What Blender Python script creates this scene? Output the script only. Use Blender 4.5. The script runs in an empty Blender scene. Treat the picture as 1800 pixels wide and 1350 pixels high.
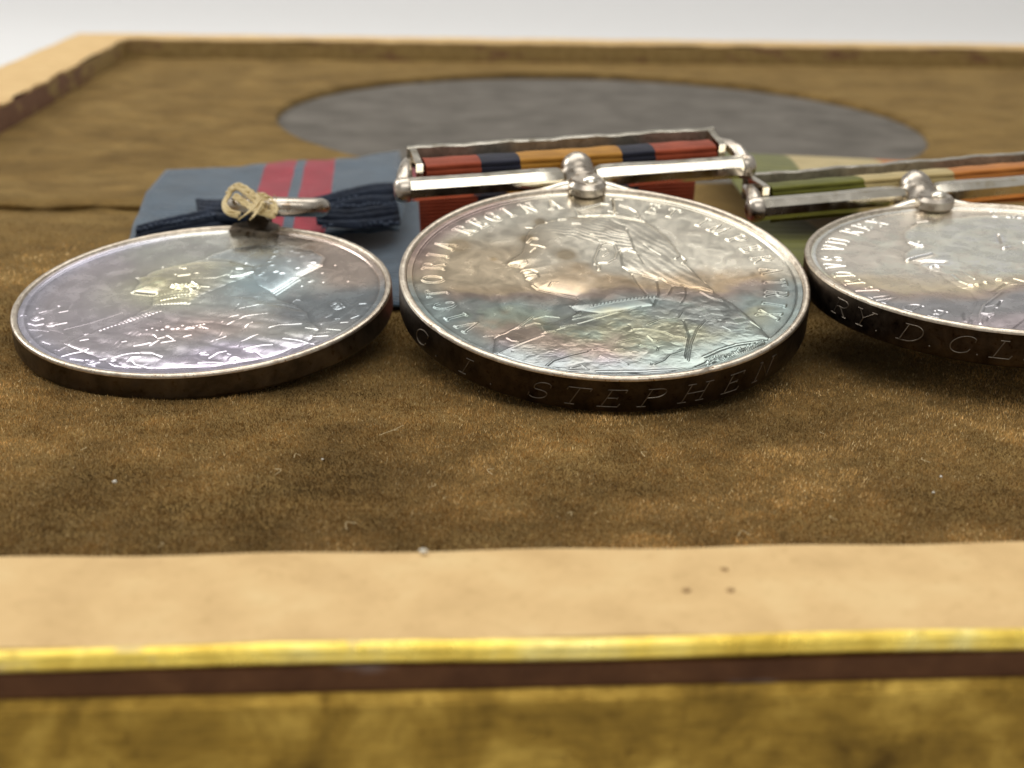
import bpy, math, random, json
import numpy as np
from mathutils import Matrix, Vector
random.seed(11); RNG=np.random.default_rng(5)
SC=bpy.context.scene
R=math.radians
# units: 1 = 1 cm --------------------------------------------------------------
# ---------------- camera ----------------
def make_camera():
    p,y,r=R(17.3),R(4.87),R(1.09)
    fwd=Vector((math.sin(y)*math.cos(p),math.cos(y)*math.cos(p),-math.sin(p)))
    rt=Vector((math.cos(y),-math.sin(y),0)); up=rt.cross(fwd)
    X=rt*math.cos(r)+up*math.sin(r); U=-rt*math.sin(r)+up*math.cos(r)
    cam=bpy.data.cameras.new('camera'); ob=bpy.data.objects.new('camera',cam); SC.collection.objects.link(ob)
    m=Matrix.Identity(4)
    for i in range(3): m[i][0]=X[i]; m[i][1]=U[i]; m[i][2]=-fwd[i]
    m.translation=Vector((0,0,3.8)); ob.matrix_world=m
    cam.sensor_width=36; cam.sensor_fit='HORIZONTAL'; cam.lens=54
    cam.clip_start=.1; cam.clip_end=2000
    cam.dof.use_dof=True; cam.dof.focus_distance=12.2; cam.dof.aperture_fstop=FSTOP
    SC.camera=ob
FSTOP=.53
make_camera()
# ---------------- world and lamps ----------------
W=bpy.data.worlds.new('World'); SC.world=W; W.use_nodes=True
WORLD=.30; EXPO=0.22
bg=W.node_tree.nodes['Background']; bg.inputs[0].default_value=(1,.97,.92,1); bg.inputs[1].default_value=WORLD
def area(name,loc,target,sx,sy,power,col=(1,.97,.92)):
    l=bpy.data.lights.new(name,'AREA'); l.shape='RECTANGLE'; l.size=sx; l.size_y=sy; l.energy=power; l.color=col
    o=bpy.data.objects.new(name,l); SC.collection.objects.link(o); o.location=loc
    o.rotation_euler=(Vector(target)-Vector(loc)).to_track_quat('-Z','Y').to_euler()
area('ceiling_lamp',(-6,42,84),(2,16,0),110,60,44000)
area('rear_ceiling_lamp',(4,-30,60),(2,15,0),60,30,11500)
area('left_lamp',(-60,50,45),(2,30,0),30,30,16000,(1,.98,.95))  # area lamp at the left, brightens that side
SC.view_settings.view_transform='Standard'; SC.view_settings.look='None'; SC.view_settings.exposure=EXPO; SC.view_settings.gamma=1
SC.cycles.use_denoising=True; SC.cycles.max_bounces=8

# ---------------- helpers ----------------
COL=SC.collection
def mobj(name,verts,faces,mat,parent=None,smooth=True,mats=None,fmat=None,colors=None):
    me=bpy.data.meshes.new(name)
    v=np.asarray(verts,dtype=np.float32).reshape(-1,3)
    if isinstance(faces,np.ndarray):
        n,k=faces.shape
        me.vertices.add(len(v)); me.vertices.foreach_set('co',v.ravel())
        me.loops.add(n*k); me.loops.foreach_set('vertex_index',faces.astype(np.int32).ravel())
        me.polygons.add(n); me.polygons.foreach_set('loop_start',np.arange(0,n*k,k,dtype=np.int32))
        me.update(calc_edges=True)
    else:
        me.from_pydata([tuple(map(float,a)) for a in v],[],faces)
    if smooth: me.polygons.foreach_set('use_smooth',np.ones(len(me.polygons),dtype=bool))
    for m_ in (mats or [mat]): me.materials.append(m_)
    if fmat is not None: me.polygons.foreach_set('material_index',np.asarray(fmat,dtype=np.int32))
    if colors is not None:
        ca=me.color_attributes.new('tone','FLOAT_COLOR','POINT')
        c=np.ones((len(v),4),dtype=np.float32); c[:,:3]=colors; ca.data.foreach_set('color',c.ravel())
    me.update(); me.validate(clean_customdata=False)
    o=bpy.data.objects.new(name,me); COL.objects.link(o)
    if parent: o.parent=parent
    return o
def autosmooth(o,ang=35):
    me=o.data; 
    try: me.set_sharp_from_angle(angle=R(ang))
    except Exception: pass
    return o
def empty(name,mat=None,loc=None,parent=None):
    o=bpy.data.objects.new(name,None); COL.objects.link(o); o.empty_display_size=.3
    if mat is not None: o.matrix_world=mat
    if loc: o.location=loc
    if parent: o.parent=parent
    return o
def tag(o,label=None,cat=None,group=None,kind=None):
    if label: o['label']=label
    if cat: o['category']=cat
    if group: o['group']=group
    if kind: o['kind']=kind
    return o
class MB:
    def __init__(s): s.v=[]; s.f=[]
    def add(s,v,f):
        n=len(s.v); s.v+= [tuple(a) for a in v]; s.f+=[tuple(i+n for i in q) for q in f]
    def lathe(s,prof,seg=48,M=None,close=True):
        v=[];f=[]
        for (r,z) in prof:
            for i in range(seg):
                a=2*math.pi*i/seg; v.append((r*math.cos(a),r*math.sin(a),z))
        for k in range(len(prof)-1):
            for i in range(seg):
                j=(i+1)%seg; f.append((k*seg+i,k*seg+j,(k+1)*seg+j,(k+1)*seg+i))
        if close: f.append(tuple(range(seg))[::-1]); f.append(tuple((len(prof)-1)*seg+i for i in range(seg)))
        if M is not None: v=[tuple(M@Vector(a)) for a in v]
        s.add(v,f)
    def tube(s,pts,r,seg=8,cap=True,flat=1.0,up=None):
        P=[Vector(p) for p in pts]; n=len(P); v=[];f=[]
        prev=None
        for i in range(n):
            t=(P[min(i+1,n-1)]-P[max(i-1,0)]).normalized()
            if up is not None: b=Vector(up)
            elif prev is None: b=Vector((0,0,1)) if abs(t.z)<.9 else Vector((1,0,0))
            else: b=prev
            a=t.cross(b); 
            if a.length<1e-6: a=t.cross(Vector((1,.1,0)))
            a.normalize(); b=a.cross(t).normalized(); prev=b
            rr=r[i] if hasattr(r,'__len__') else r
            for k in range(seg):
                q=2*math.pi*k/seg; v.append(P[i]+a*rr*math.cos(q)+b*rr*flat*math.sin(q))
        for i in range(n-1):
            for k in range(seg):
                j=(k+1)%seg; f.append((i*seg+k,i*seg+j,(i+1)*seg+j,(i+1)*seg+k))
        if cap: f.append(tuple(range(seg))[::-1]); f.append(tuple((n-1)*seg+k for k in range(seg)))
        s.add(v,f)
    def prism(s,poly,z0,z1,M=None,bev=0):
        n=len(poly)
        if bev:
            c=np.mean(poly,axis=0)
            ins=[tuple(np.array(p)+(c-np.array(p))/max(1e-6,np.linalg.norm(c-np.array(p)))*bev) for p in poly]
            rings=[(ins,z0),(poly,z0+bev),(poly,z1-bev),(ins,z1)]
        else: rings=[(poly,z0),(poly,z1)]
        v=[(p[0],p[1],z) for pl,z in rings for p in pl]; f=[]
        for k in range(len(rings)-1):
            for i in range(n):
                j=(i+1)%n; f.append((k*n+i,k*n+j,(k+1)*n+j,(k+1)*n+i))
        f.append(tuple(range(n))[::-1]); f.append(tuple((len(rings)-1)*n+i for i in range(n)))
        if M is not None: v=[tuple(M@Vector(a)) for a in v]
        s.add(v,f)
    def build(s,name,mat,parent=None,smooth=True,ang=35):
        o=mobj(name,s.v,s.f,mat,parent,smooth)
        if smooth: autosmooth(o,ang)
        return o
def smooth_path(pts,n=8):
    P=[np.array(p,float) for p in pts]; P=[2*P[0]-P[1]]+P+[2*P[-1]-P[-2]]; out=[]
    for i in range(1,len(P)-2):
        for k in range(n):
            t=k/n; a,b,c,d=P[i-1:i+3]
            out.append(.5*((2*b)+(c-a)*t+(2*a-5*b+4*c-d)*t*t+(3*b-a-3*c+d)*t**3))
    out.append(P[-2]); return out
# value noise
_L=RNG.random((64,64))
def vnoise(x,y,seed=0):
    x=np.asarray(x,float)+seed*7.31; y=np.asarray(y,float)+seed*3.77
    xi=np.floor(x).astype(int); yi=np.floor(y).astype(int); fx=x-xi; fy=y-yi
    fx=fx*fx*(3-2*fx); fy=fy*fy*(3-2*fy)
    g=lambda a,b:_L[(a+seed*13)%64,(b+seed*29)%64]
    return (g(xi,yi)*(1-fx)+g(xi+1,yi)*fx)*(1-fy)+(g(xi,yi+1)*(1-fx)+g(xi+1,yi+1)*fx)*fy
def fbm(x,y,seed=0,o=4):
    s=0;a=.5;t=0
    for k in range(o): s=s+a*vnoise(x*2**k,y*2**k,seed+k); t+=a; a*=.5
    return s/t
def lin(c):
    c=np.array(c,float)/255; return np.where(c<.04045,c/12.92,((c+.055)/1.055)**2.4)
# ---------------- materials ----------------
class NT:
    def __init__(s,name):
        s.m=bpy.data.materials.new(name); s.m.use_nodes=True; s.t=s.m.node_tree; s.n=s.t.nodes; s.b=s.n['Principled BSDF']
    def new(s,ty,**k):
        n=s.n.new(ty)
        for a,b in k.items():
            if a.startswith('i_'): n.inputs[a[2:].replace('_',' ')].default_value=b
            else: setattr(n,a,b)
        return n
    def link(s,a,b): s.t.links.new(a,b)
    def set(s,**k):
        for a,b in k.items(): s.b.inputs[a.replace('_',' ')].default_value=b
    def coord(s,scale=(1,1,1),kind='Object'):
        tc=s.new('ShaderNodeTexCoord'); mp=s.new('ShaderNodeMapping'); mp.inputs['Scale'].default_value=scale
        s.link(tc.outputs[kind],mp.inputs['Vector']); return mp.outputs['Vector']
    def noise(s,vec,scale,detail=4,rough=.55,dist=0):
        n=s.new('ShaderNodeTexNoise'); n.inputs['Scale'].default_value=scale; n.inputs['Detail'].default_value=detail
        n.inputs['Roughness'].default_value=rough; n.inputs['Distortion'].default_value=dist
        s.link(vec,n.inputs['Vector']); return n.outputs['Fac']
    def ramp(s,fac,stops):
        r=s.new('ShaderNodeValToRGB'); e=r.color_ramp.elements
        while len(e)<len(stops): e.new(.5)
        for i,(p,c) in enumerate(stops):
            e[i].position=p; e[i].color=(c,c,c,1) if not hasattr(c,'__len__') else (*c,1)
        s.link(fac,r.inputs['Fac']); return r.outputs['Color']
    def mix(s,fac,a,b,mode='MIX'):
        n=s.new('ShaderNodeMix',data_type='RGBA',blend_type=mode)
        for i,x in ((0,fac),(6,a),(7,b)):
            if hasattr(x,'is_output') or isinstance(x,bpy.types.NodeSocket): s.link(x,n.inputs[i])
            else: n.inputs[i].default_value=x if i==0 else (*x,1)
        return n.outputs[2]
    def bump(s,h,strength=.3,dist=.01,prev=None):
        b=s.new('ShaderNodeBump'); b.inputs['Strength'].default_value=strength; b.inputs['Distance'].default_value=dist
        s.link(h,b.inputs['Height'])
        if prev: s.link(prev,b.inputs['Normal'])
        return b.outputs['Normal']
def face_mat(name,rough=.2):
    t=NT(name); t.set(Metallic=1.0)
    at=t.new('ShaderNodeAttribute',attribute_name='tone')
    v=t.coord()
    n1=t.noise(v,22,5,.65); n2=t.noise(v,90,3,.6); n3=t.noise(v,5,4,.6,.6)
    c=t.mix(.55,at.outputs['Color'],t.ramp(n1,[(.3,(.90,.88,.86)),(.5,(1,1,1)),(.7,(1.06,1.05,1.01))]),'MULTIPLY')
    sp=t.ramp(n2,[(.28,(.55,.5,.42)),(.36,(1,1,1))])
    c=t.mix(.5,c,sp,'MULTIPLY')
    t.link(c,t.b.inputs['Base Color'])
    t.link(t.ramp(n3,[(.3,rough-.05),(.7,rough+.10)]),t.b.inputs['Roughness'])
    sv=t.coord((3,60,1)); s2=t.noise(sv,6,2,.5)
    nb=t.bump(n1,.03,.004); nb=t.bump(n2,.11,.003,nb); nb=t.bump(s2,.02,.003,nb)
    t.link(nb,t.b.inputs['Normal']); return t.m
def metal(name,c1,c2,rough=.25,scale=6,bump=.15,dark=None,bscale=40,det=4):
    t=NT(name); t.set(Metallic=1.0); v=t.coord()
    n=t.noise(v,scale,det+1,.65,.4); stops=[(.35,c1),(.65,c2)]
    c=t.ramp(n,stops)
    n2=t.noise(v,bscale,det,.6)
    if dark: c=t.mix(1.0,c,t.ramp(n2,[(.3,dark),(.42,(1,1,1))]),'MULTIPLY')
    t.link(c,t.b.inputs['Base Color']); t.link(t.ramp(n2,[(.3,rough-.08),(.7,rough+.12)]),t.b.inputs['Roughness'])
    t.link(t.bump(n2,bump,.006),t.b.inputs['Normal']); return t.m
def cloth(name,c,c2=None,rib=(1,0,0),ribscale=60,sheen=.3,rough=.75,var=.25,rstr=.5,spec=.25):
    t=NT(name); v=t.coord(); n=t.noise(v,3,5,.6); n2=t.noise(v,60,2,.5)
    c2=c2 or tuple(x*.6 for x in c)
    col=t.ramp(n,[(.3,c2),(.7,c)])
    w=t.new('ShaderNodeTexWave',wave_type='BANDS',bands_direction={0:'X',1:'Y',2:'Z'}[int(np.argmax(rib))],wave_profile='SIN')
    mp=t.coord(rib); t.link(mp,w.inputs['Vector']); w.inputs['Scale'].default_value=ribscale; w.inputs['Distortion'].default_value=.6; w.inputs['Detail'].default_value=1
    col=t.mix(var,col,t.ramp(w.outputs['Fac'],[(0,(.45,.45,.45)),(.6,(1,1,1))]),'MULTIPLY')
    t.link(col,t.b.inputs['Base Color']); t.set(Roughness=rough,Sheen_Weight=sheen,Specular_IOR_Level=spec)
    t.b.inputs['Sheen Roughness'].default_value=.4
    nb=t.bump(w.outputs['Fac'],rstr,.02); nb=t.bump(n2,.3,.01,nb); t.link(nb,t.b.inputs['Normal']); return t.m
SILVER=metal('worn_silver',(.74,.69,.58),(.90,.85,.74),.16,3,.0,(.9,.86,.78),7,1)
SILVER_DULL=metal('dull_silver',(.42,.37,.31),(.66,.60,.52),.28,5,.02,(.65,.56,.48),10,1.5)
BARM=metal('scuffed_bar_silver',(.24,.21,.165),(.38,.34,.27),.60,9,.1,(.6,.5,.42),20); BARM.node_tree.nodes['Principled BSDF'].inputs['Metallic'].default_value=.55
RIM=metal('rim_silver',(.55,.47,.38),(.80,.72,.60),.34,12,.35,(.55,.42,.3),45)
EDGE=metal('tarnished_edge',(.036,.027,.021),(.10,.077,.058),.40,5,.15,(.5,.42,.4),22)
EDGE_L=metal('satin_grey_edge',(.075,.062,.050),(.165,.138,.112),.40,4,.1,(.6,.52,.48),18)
MOUNT=metal('dark_mount_silver',(.10,.082,.062),(.24,.20,.155),.36,8,.12,(.5,.42,.35),16,2)  # dark tone of the mount's reflection put into the base colour
ENGR=metal('scratched_letter_silver',(.13,.11,.088),(.25,.215,.175),.45,20,.1)
GOLD=None
def gold_mat(name,c1,c2,c3,rough,patch=None,stretch=(.6,6,9)):
    t=NT(name); v=t.coord(); vs=t.coord(stretch)
    n=t.noise(v,1.6,5,.62,.5); ns=t.noise(vs,6,4,.6); nf=t.noise(v,11,5,.7)
    c=t.ramp(n,[(.3,c1),(.5,c2),(.72,c3)])
    c=t.mix(.6,c,t.ramp(ns,[(.25,(.5,.48,.42)),(.6,(1,1,1)),(.8,(1.25,1.2,1.1))]),'MULTIPLY')
    c=t.mix(.7,c,t.ramp(nf,[(.28,(.35,.28,.25)),(.42,(1,1,1))]),'MULTIPLY')
    t.link(c,t.b.inputs['Base Color']); t.set(Metallic=.85)
    t.link(t.ramp(nf,[(.3,rough+.2),(.7,rough)]),t.b.inputs['Roughness'])
    nb=t.bump(ns,.35,.02); nb=t.bump(nf,.3,.02,nb); t.link(nb,t.b.inputs['Normal'])
    if patch:
        p=t.noise(t.coord((.9,1.5,3)),2.4,4,.6,.3); f=t.ramp(p,[(.60,0.0),(.68,.8)])
        c=t.mix(f,c,patch); t.link(c,t.b.inputs['Base Color'])
        iv=t.new('ShaderNodeMath',operation='SUBTRACT'); iv.inputs[0].default_value=.85; t.link(f,iv.inputs[1]); iv.use_clamp=True
        t.link(iv.outputs[0],t.b.inputs['Metallic'])
    return t.m
GILT=gold_mat('bright_gilding',(.66,.44,.06),(.98,.74,.15),(1.0,.88,.36),.22,(.60,.48,.28))
GILT_OLD=gold_mat('aged_gilding',(.11,.062,.010),(.32,.195,.032),(.64,.43,.09),.25)
def leather():
    t=NT('red_brown_leather'); v=t.coord(); n=t.noise(v,3,6,.65,.3); nf=t.noise(v,9,4,.6)
    c=t.ramp(n,[(.3,(.060,.024,.010)),(.6,(.105,.045,.018)),(.75,(.16,.08,.035))])
    wv=t.noise(t.coord((.5,3,3)),2.2,3,.5); c=t.mix(t.ramp(wv,[(.58,0.),(.68,.5)]),c,(.30,.28,.29))
    t.link(c,t.b.inputs['Base Color']); t.set(Roughness=.7,Specular_IOR_Level=.15); t.link(t.bump(nf,.5,.03),t.b.inputs['Normal']); return t.m
LEATHER=leather()
def lining():
    t=NT('gilt_lining_over_leather'); v=t.coord((.8,.8,2.2)); n=t.noise(v,1.2,5,.6,.5); nf=t.noise(t.coord(),7,5,.65)
    sp=t.new('ShaderNodeSeparateXYZ'); t.link(t.coord(),sp.inputs[0])
    mr=t.new('ShaderNodeMapRange'); mr.inputs['From Min'].default_value=24; mr.inputs['From Max'].default_value=36; mr.inputs['To Min'].default_value=.30; mr.inputs['To Max'].default_value=-.06
    t.link(sp.outputs['Y'],mr.inputs['Value']); ad=t.new('ShaderNodeMath',operation='ADD'); t.link(n,ad.inputs[0]); t.link(mr.outputs[0],ad.inputs[1])
    f=t.ramp(ad.outputs[0],[(.50,0.),(.60,1.)])
    gold=t.ramp(nf,[(.3,(.25,.165,.05)),(.6,(.38,.265,.095)),(.8,(.48,.35,.15))]); br=t.ramp(nf,[(.3,(.15,.065,.032)),(.7,(.25,.125,.075))])
    t.link(t.mix(f,gold,br),t.b.inputs['Base Color']); t.set(Roughness=.6,Metallic=.1); t.link(t.bump(nf,.3,.03),t.b.inputs['Normal']); return t.m
LINING=lining()
LINING_BROWN=(lambda t:(t.link(t.ramp(t.noise(t.coord(),2.5,5,.6),[(.3,(.11,.042,.022)),(.7,(.22,.10,.058))]),t.b.inputs['Base Color']),t.set(Roughness=.65),t.m)[2])(NT('bare_leather'))
def card():
    t=NT('tan_card'); v=t.coord(); n=t.noise(v,2.2,6,.6,.2); nf=t.noise(v,14,5,.65)
    c=t.ramp(n,[(.28,(.63,.425,.195)),(.52,(.73,.505,.240)),(.75,(.79,.58,.29))])
    c=t.mix(.5,c,t.ramp(nf,[(.25,(.72,.66,.58)),(.45,(1,1,1))]),'MULTIPLY')
    t.link(c,t.b.inputs['Base Color']); t.set(Roughness=.75,Specular_IOR_Level=.25); t.link(t.bump(nf,.25,.012),t.b.inputs['Normal']); return t.m
CARD=card()
def velvet_base():
    t=NT('brown_velvet_ground'); v=t.coord(); n=t.noise(v,.55,5,.6,1.2); n2=t.noise(v,1.6,4,.6,.8); nf=t.noise(v,45,4,.75); nm=t.noise(t.coord((1,1,1)),14,4,.7)
    c=t.ramp(n,[(.3,(.155,.094,.030)),(.5,(.225,.142,.047)),(.68,(.30,.198,.070))])
    c=t.mix(.75,c,t.ramp(n2,[(.3,(.6,.58,.54)),(.5,(1,1,1)),(.7,(1.3,1.27,1.2))]),'MULTIPLY')
    c=t.mix(.8,c,t.ramp(nf,[(.3,(.4,.36,.3)),(.55,(1,1,1)),(.75,(1.5,1.45,1.35))]),'MULTIPLY')
    t.link(c,t.b.inputs['Base Color']); t.set(Roughness=.95,Specular_IOR_Level=.1,Sheen_Weight=.35); t.b.inputs['Sheen Roughness'].default_value=.35
    t.b.inputs['Sheen Tint'].default_value=(.9,.66,.32,1)
    nb=t.bump(nf,.6,.03); nb=t.bump(nm,.15,.04,nb); t.link(nb,t.b.inputs['Normal']); return t.m
VELVET=velvet_base()
def fibre_mat():
    t=NT('velvet_fibre'); at=t.new('ShaderNodeAttribute',attribute_name='tone'); t.link(at.outputs['Color'],t.b.inputs['Base Color'])
    t.set(Roughness=.7,Specular_IOR_Level=.2,Sheen_Weight=.2); t.b.inputs['Sheen Tint'].default_value=(1,.8,.5,1); return t.m
FIBRE=fibre_mat()
def flat(name,c1,c2,scale=3,rough=.8,bump=.2,bs=20,metallic=0):
    t=NT(name); v=t.coord(); n=t.noise(v,scale,5,.6,.4); nf=t.noise(v,bs,4,.6)
    t.link(t.ramp(n,[(.3,c1),(.7,c2)]),t.b.inputs['Base Color']); t.set(Roughness=rough,Specular_IOR_Level=.2,Metallic=metallic)
    t.link(t.bump(nf,bump,.02),t.b.inputs['Normal']); return t.m
BACKING=flat('grey_backing_board',(.100,.090,.076),(.185,.168,.145),1.1,.9,.03)
WHITE=flat('white_paper',(.80,.80,.80),(.82,.82,.82),1,.7,.02)
THREAD=cloth('gold_silk_thread',(.86,.70,.38),(.58,.43,.18),(0,0,1),14,.6,.4,.3,.3)
CRUMB=flat('pale_crumb',(.75,.72,.62),(.9,.88,.8),8)
HAIR=flat('pale_fibre',(.5,.38,.2),(.65,.52,.3),8,.5)
SPECK=flat('brown_stain',(.34,.20,.09),(.44,.28,.13),8)

# ---------------- stroke lettering (serif capitals) ----------------
def arc(cx,cy,rx,ry,a0,a1,n=12): return [(cx+rx*math.cos(R(a0+(a1-a0)*i/n)),cy+ry*math.sin(R(a0+(a1-a0)*i/n))) for i in range(n+1)]
def ser(x,y,w=.14): return [(x-w,y),(x+w,y)]
FONT={
'I':(.3,[[(.15,0),(.15,1)],ser(.15,0),ser(.15,1)]),
'V':(.75,[[(.05,1),(.38,0)],[(.38,0),(.7,1)],ser(.06,1,.1),ser(.69,1,.1)]),
'C':(.75,[arc(.4,.5,.36,.5,50,310),[(.64,.88),(.66,.7)],[(.64,.12),(.66,.3)]]),
'T':(.7,[[(.35,0),(.35,1)],[(.02,1),(.68,1)],ser(.35,0),[(.02,1),(.02,.84)],[(.68,1),(.68,.84)]]),
'O':(.8,[arc(.4,.5,.37,.5,0,360,20)]),
'R':(.72,[[(.12,0),(.12,1)],ser(.12,0,.12),[(0,1),(.35,1)]+arc(.35,.76,.24,.24,90,-90,8)+[(.12,.52)],[(.3,.52),(.68,0)],[(.6,0),(.76,0)]]),
'E':(.62,[[(.12,0),(.12,1)],[(0,1),(.55,1)],[(.12,.52),(.42,.52)],[(0,0),(.58,0)],[(.55,1),(.55,.84)],[(.58,0),(.6,.18)],[(.42,.44),(.42,.6)]]),
'G':(.78,[arc(.4,.5,.36,.5,50,300),[(.64,.88),(.66,.7)],[(.64,.08),(.64,.45)],ser(.64,.45,.12)]),
'N':(.8,[[(.12,0),(.12,1)],[(.12,1),(.66,0)],[(.66,0),(.66,1)],ser(.12,0,.12),ser(.66,1,.12),[(0,1),(.12,1)]]),
'A':(.78,[[(.06,0),(.38,1)],[(.38,1),(.7,0)],[(.18,.36),(.58,.36)],ser(.06,0,.11),ser(.7,0,.11)]),
'M':(.95,[[(.12,0),(.14,1)],[(.14,1),(.46,.05)],[(.46,.05),(.78,1)],[(.78,1),(.82,0)],ser(.12,0,.11),ser(.82,0,.11)]),
'P':(.66,[[(.12,0),(.12,1)],ser(.12,0,.13),[(0,1),(.35,1)]+arc(.35,.75,.25,.25,90,-90,8)+[(.12,.5)]]),
'X':(.75,[[(.06,0),(.66,1)],[(.08,1),(.68,0)],ser(.06,0,.1),ser(.68,0,.1),ser(.08,1,.1),ser(.66,1,.1)]),
'D':(.78,[[(.12,0),(.12,1)],[(0,1),(.3,1)]+arc(.3,.5,.4,.5,90,-90,12)+[(0,0)]]),
'W':(1.0,[[(.05,1),(.27,0)],[(.27,0),(.5,1)],[(.5,1),(.72,0)],[(.72,0),(.95,1)],ser(.05,1,.1),ser(.95,1,.1)]),
'S':(.6,[arc(.3,.74,.24,.26,40,250,9)[:-1]+arc(.3,.26,.26,.26,75,-140,9),[(.5,.92),(.52,.74)],[(.06,.08),(.04,.28)]]),
'H':(.82,[[(.12,0),(.12,1)],[(.68,0),(.68,1)],[(.12,.5),(.68,.5)],ser(.12,0,.13),ser(.12,1,.13),ser(.68,0,.13),ser(.68,1,.13)]),
'Y':(.7,[[(.35,0),(.35,.5)],[(.05,1),(.35,.5)],[(.66,1),(.35,.5)],ser(.35,0),ser(.06,1,.1),ser(.65,1,.1)]),
'L':(.62,[[(.12,0),(.12,1)],ser(.12,1,.13),[(0,0),(.58,0)],[(.58,0),(.6,.2)]]),
'.':(.2,[[(.08,.03),(.1,.06)]]),
}
def ring_letters(seq,h,rbase):
    """seq: (char, angle in degrees, width factor); letters with their tops outward, as polylines in the face plane"""
    out=[]
    for ch,a in seq:
        w,st=FONT[ch]
        for s in st:
            p=[]
            for x,y in s:
                rr=rbase+y*h; th=R(a)-(x-w/2)*h*.86/(rbase+.5*h)
                p.append((rr*math.cos(th),rr*math.sin(th)))
            out.append(p)
    return out
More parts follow.
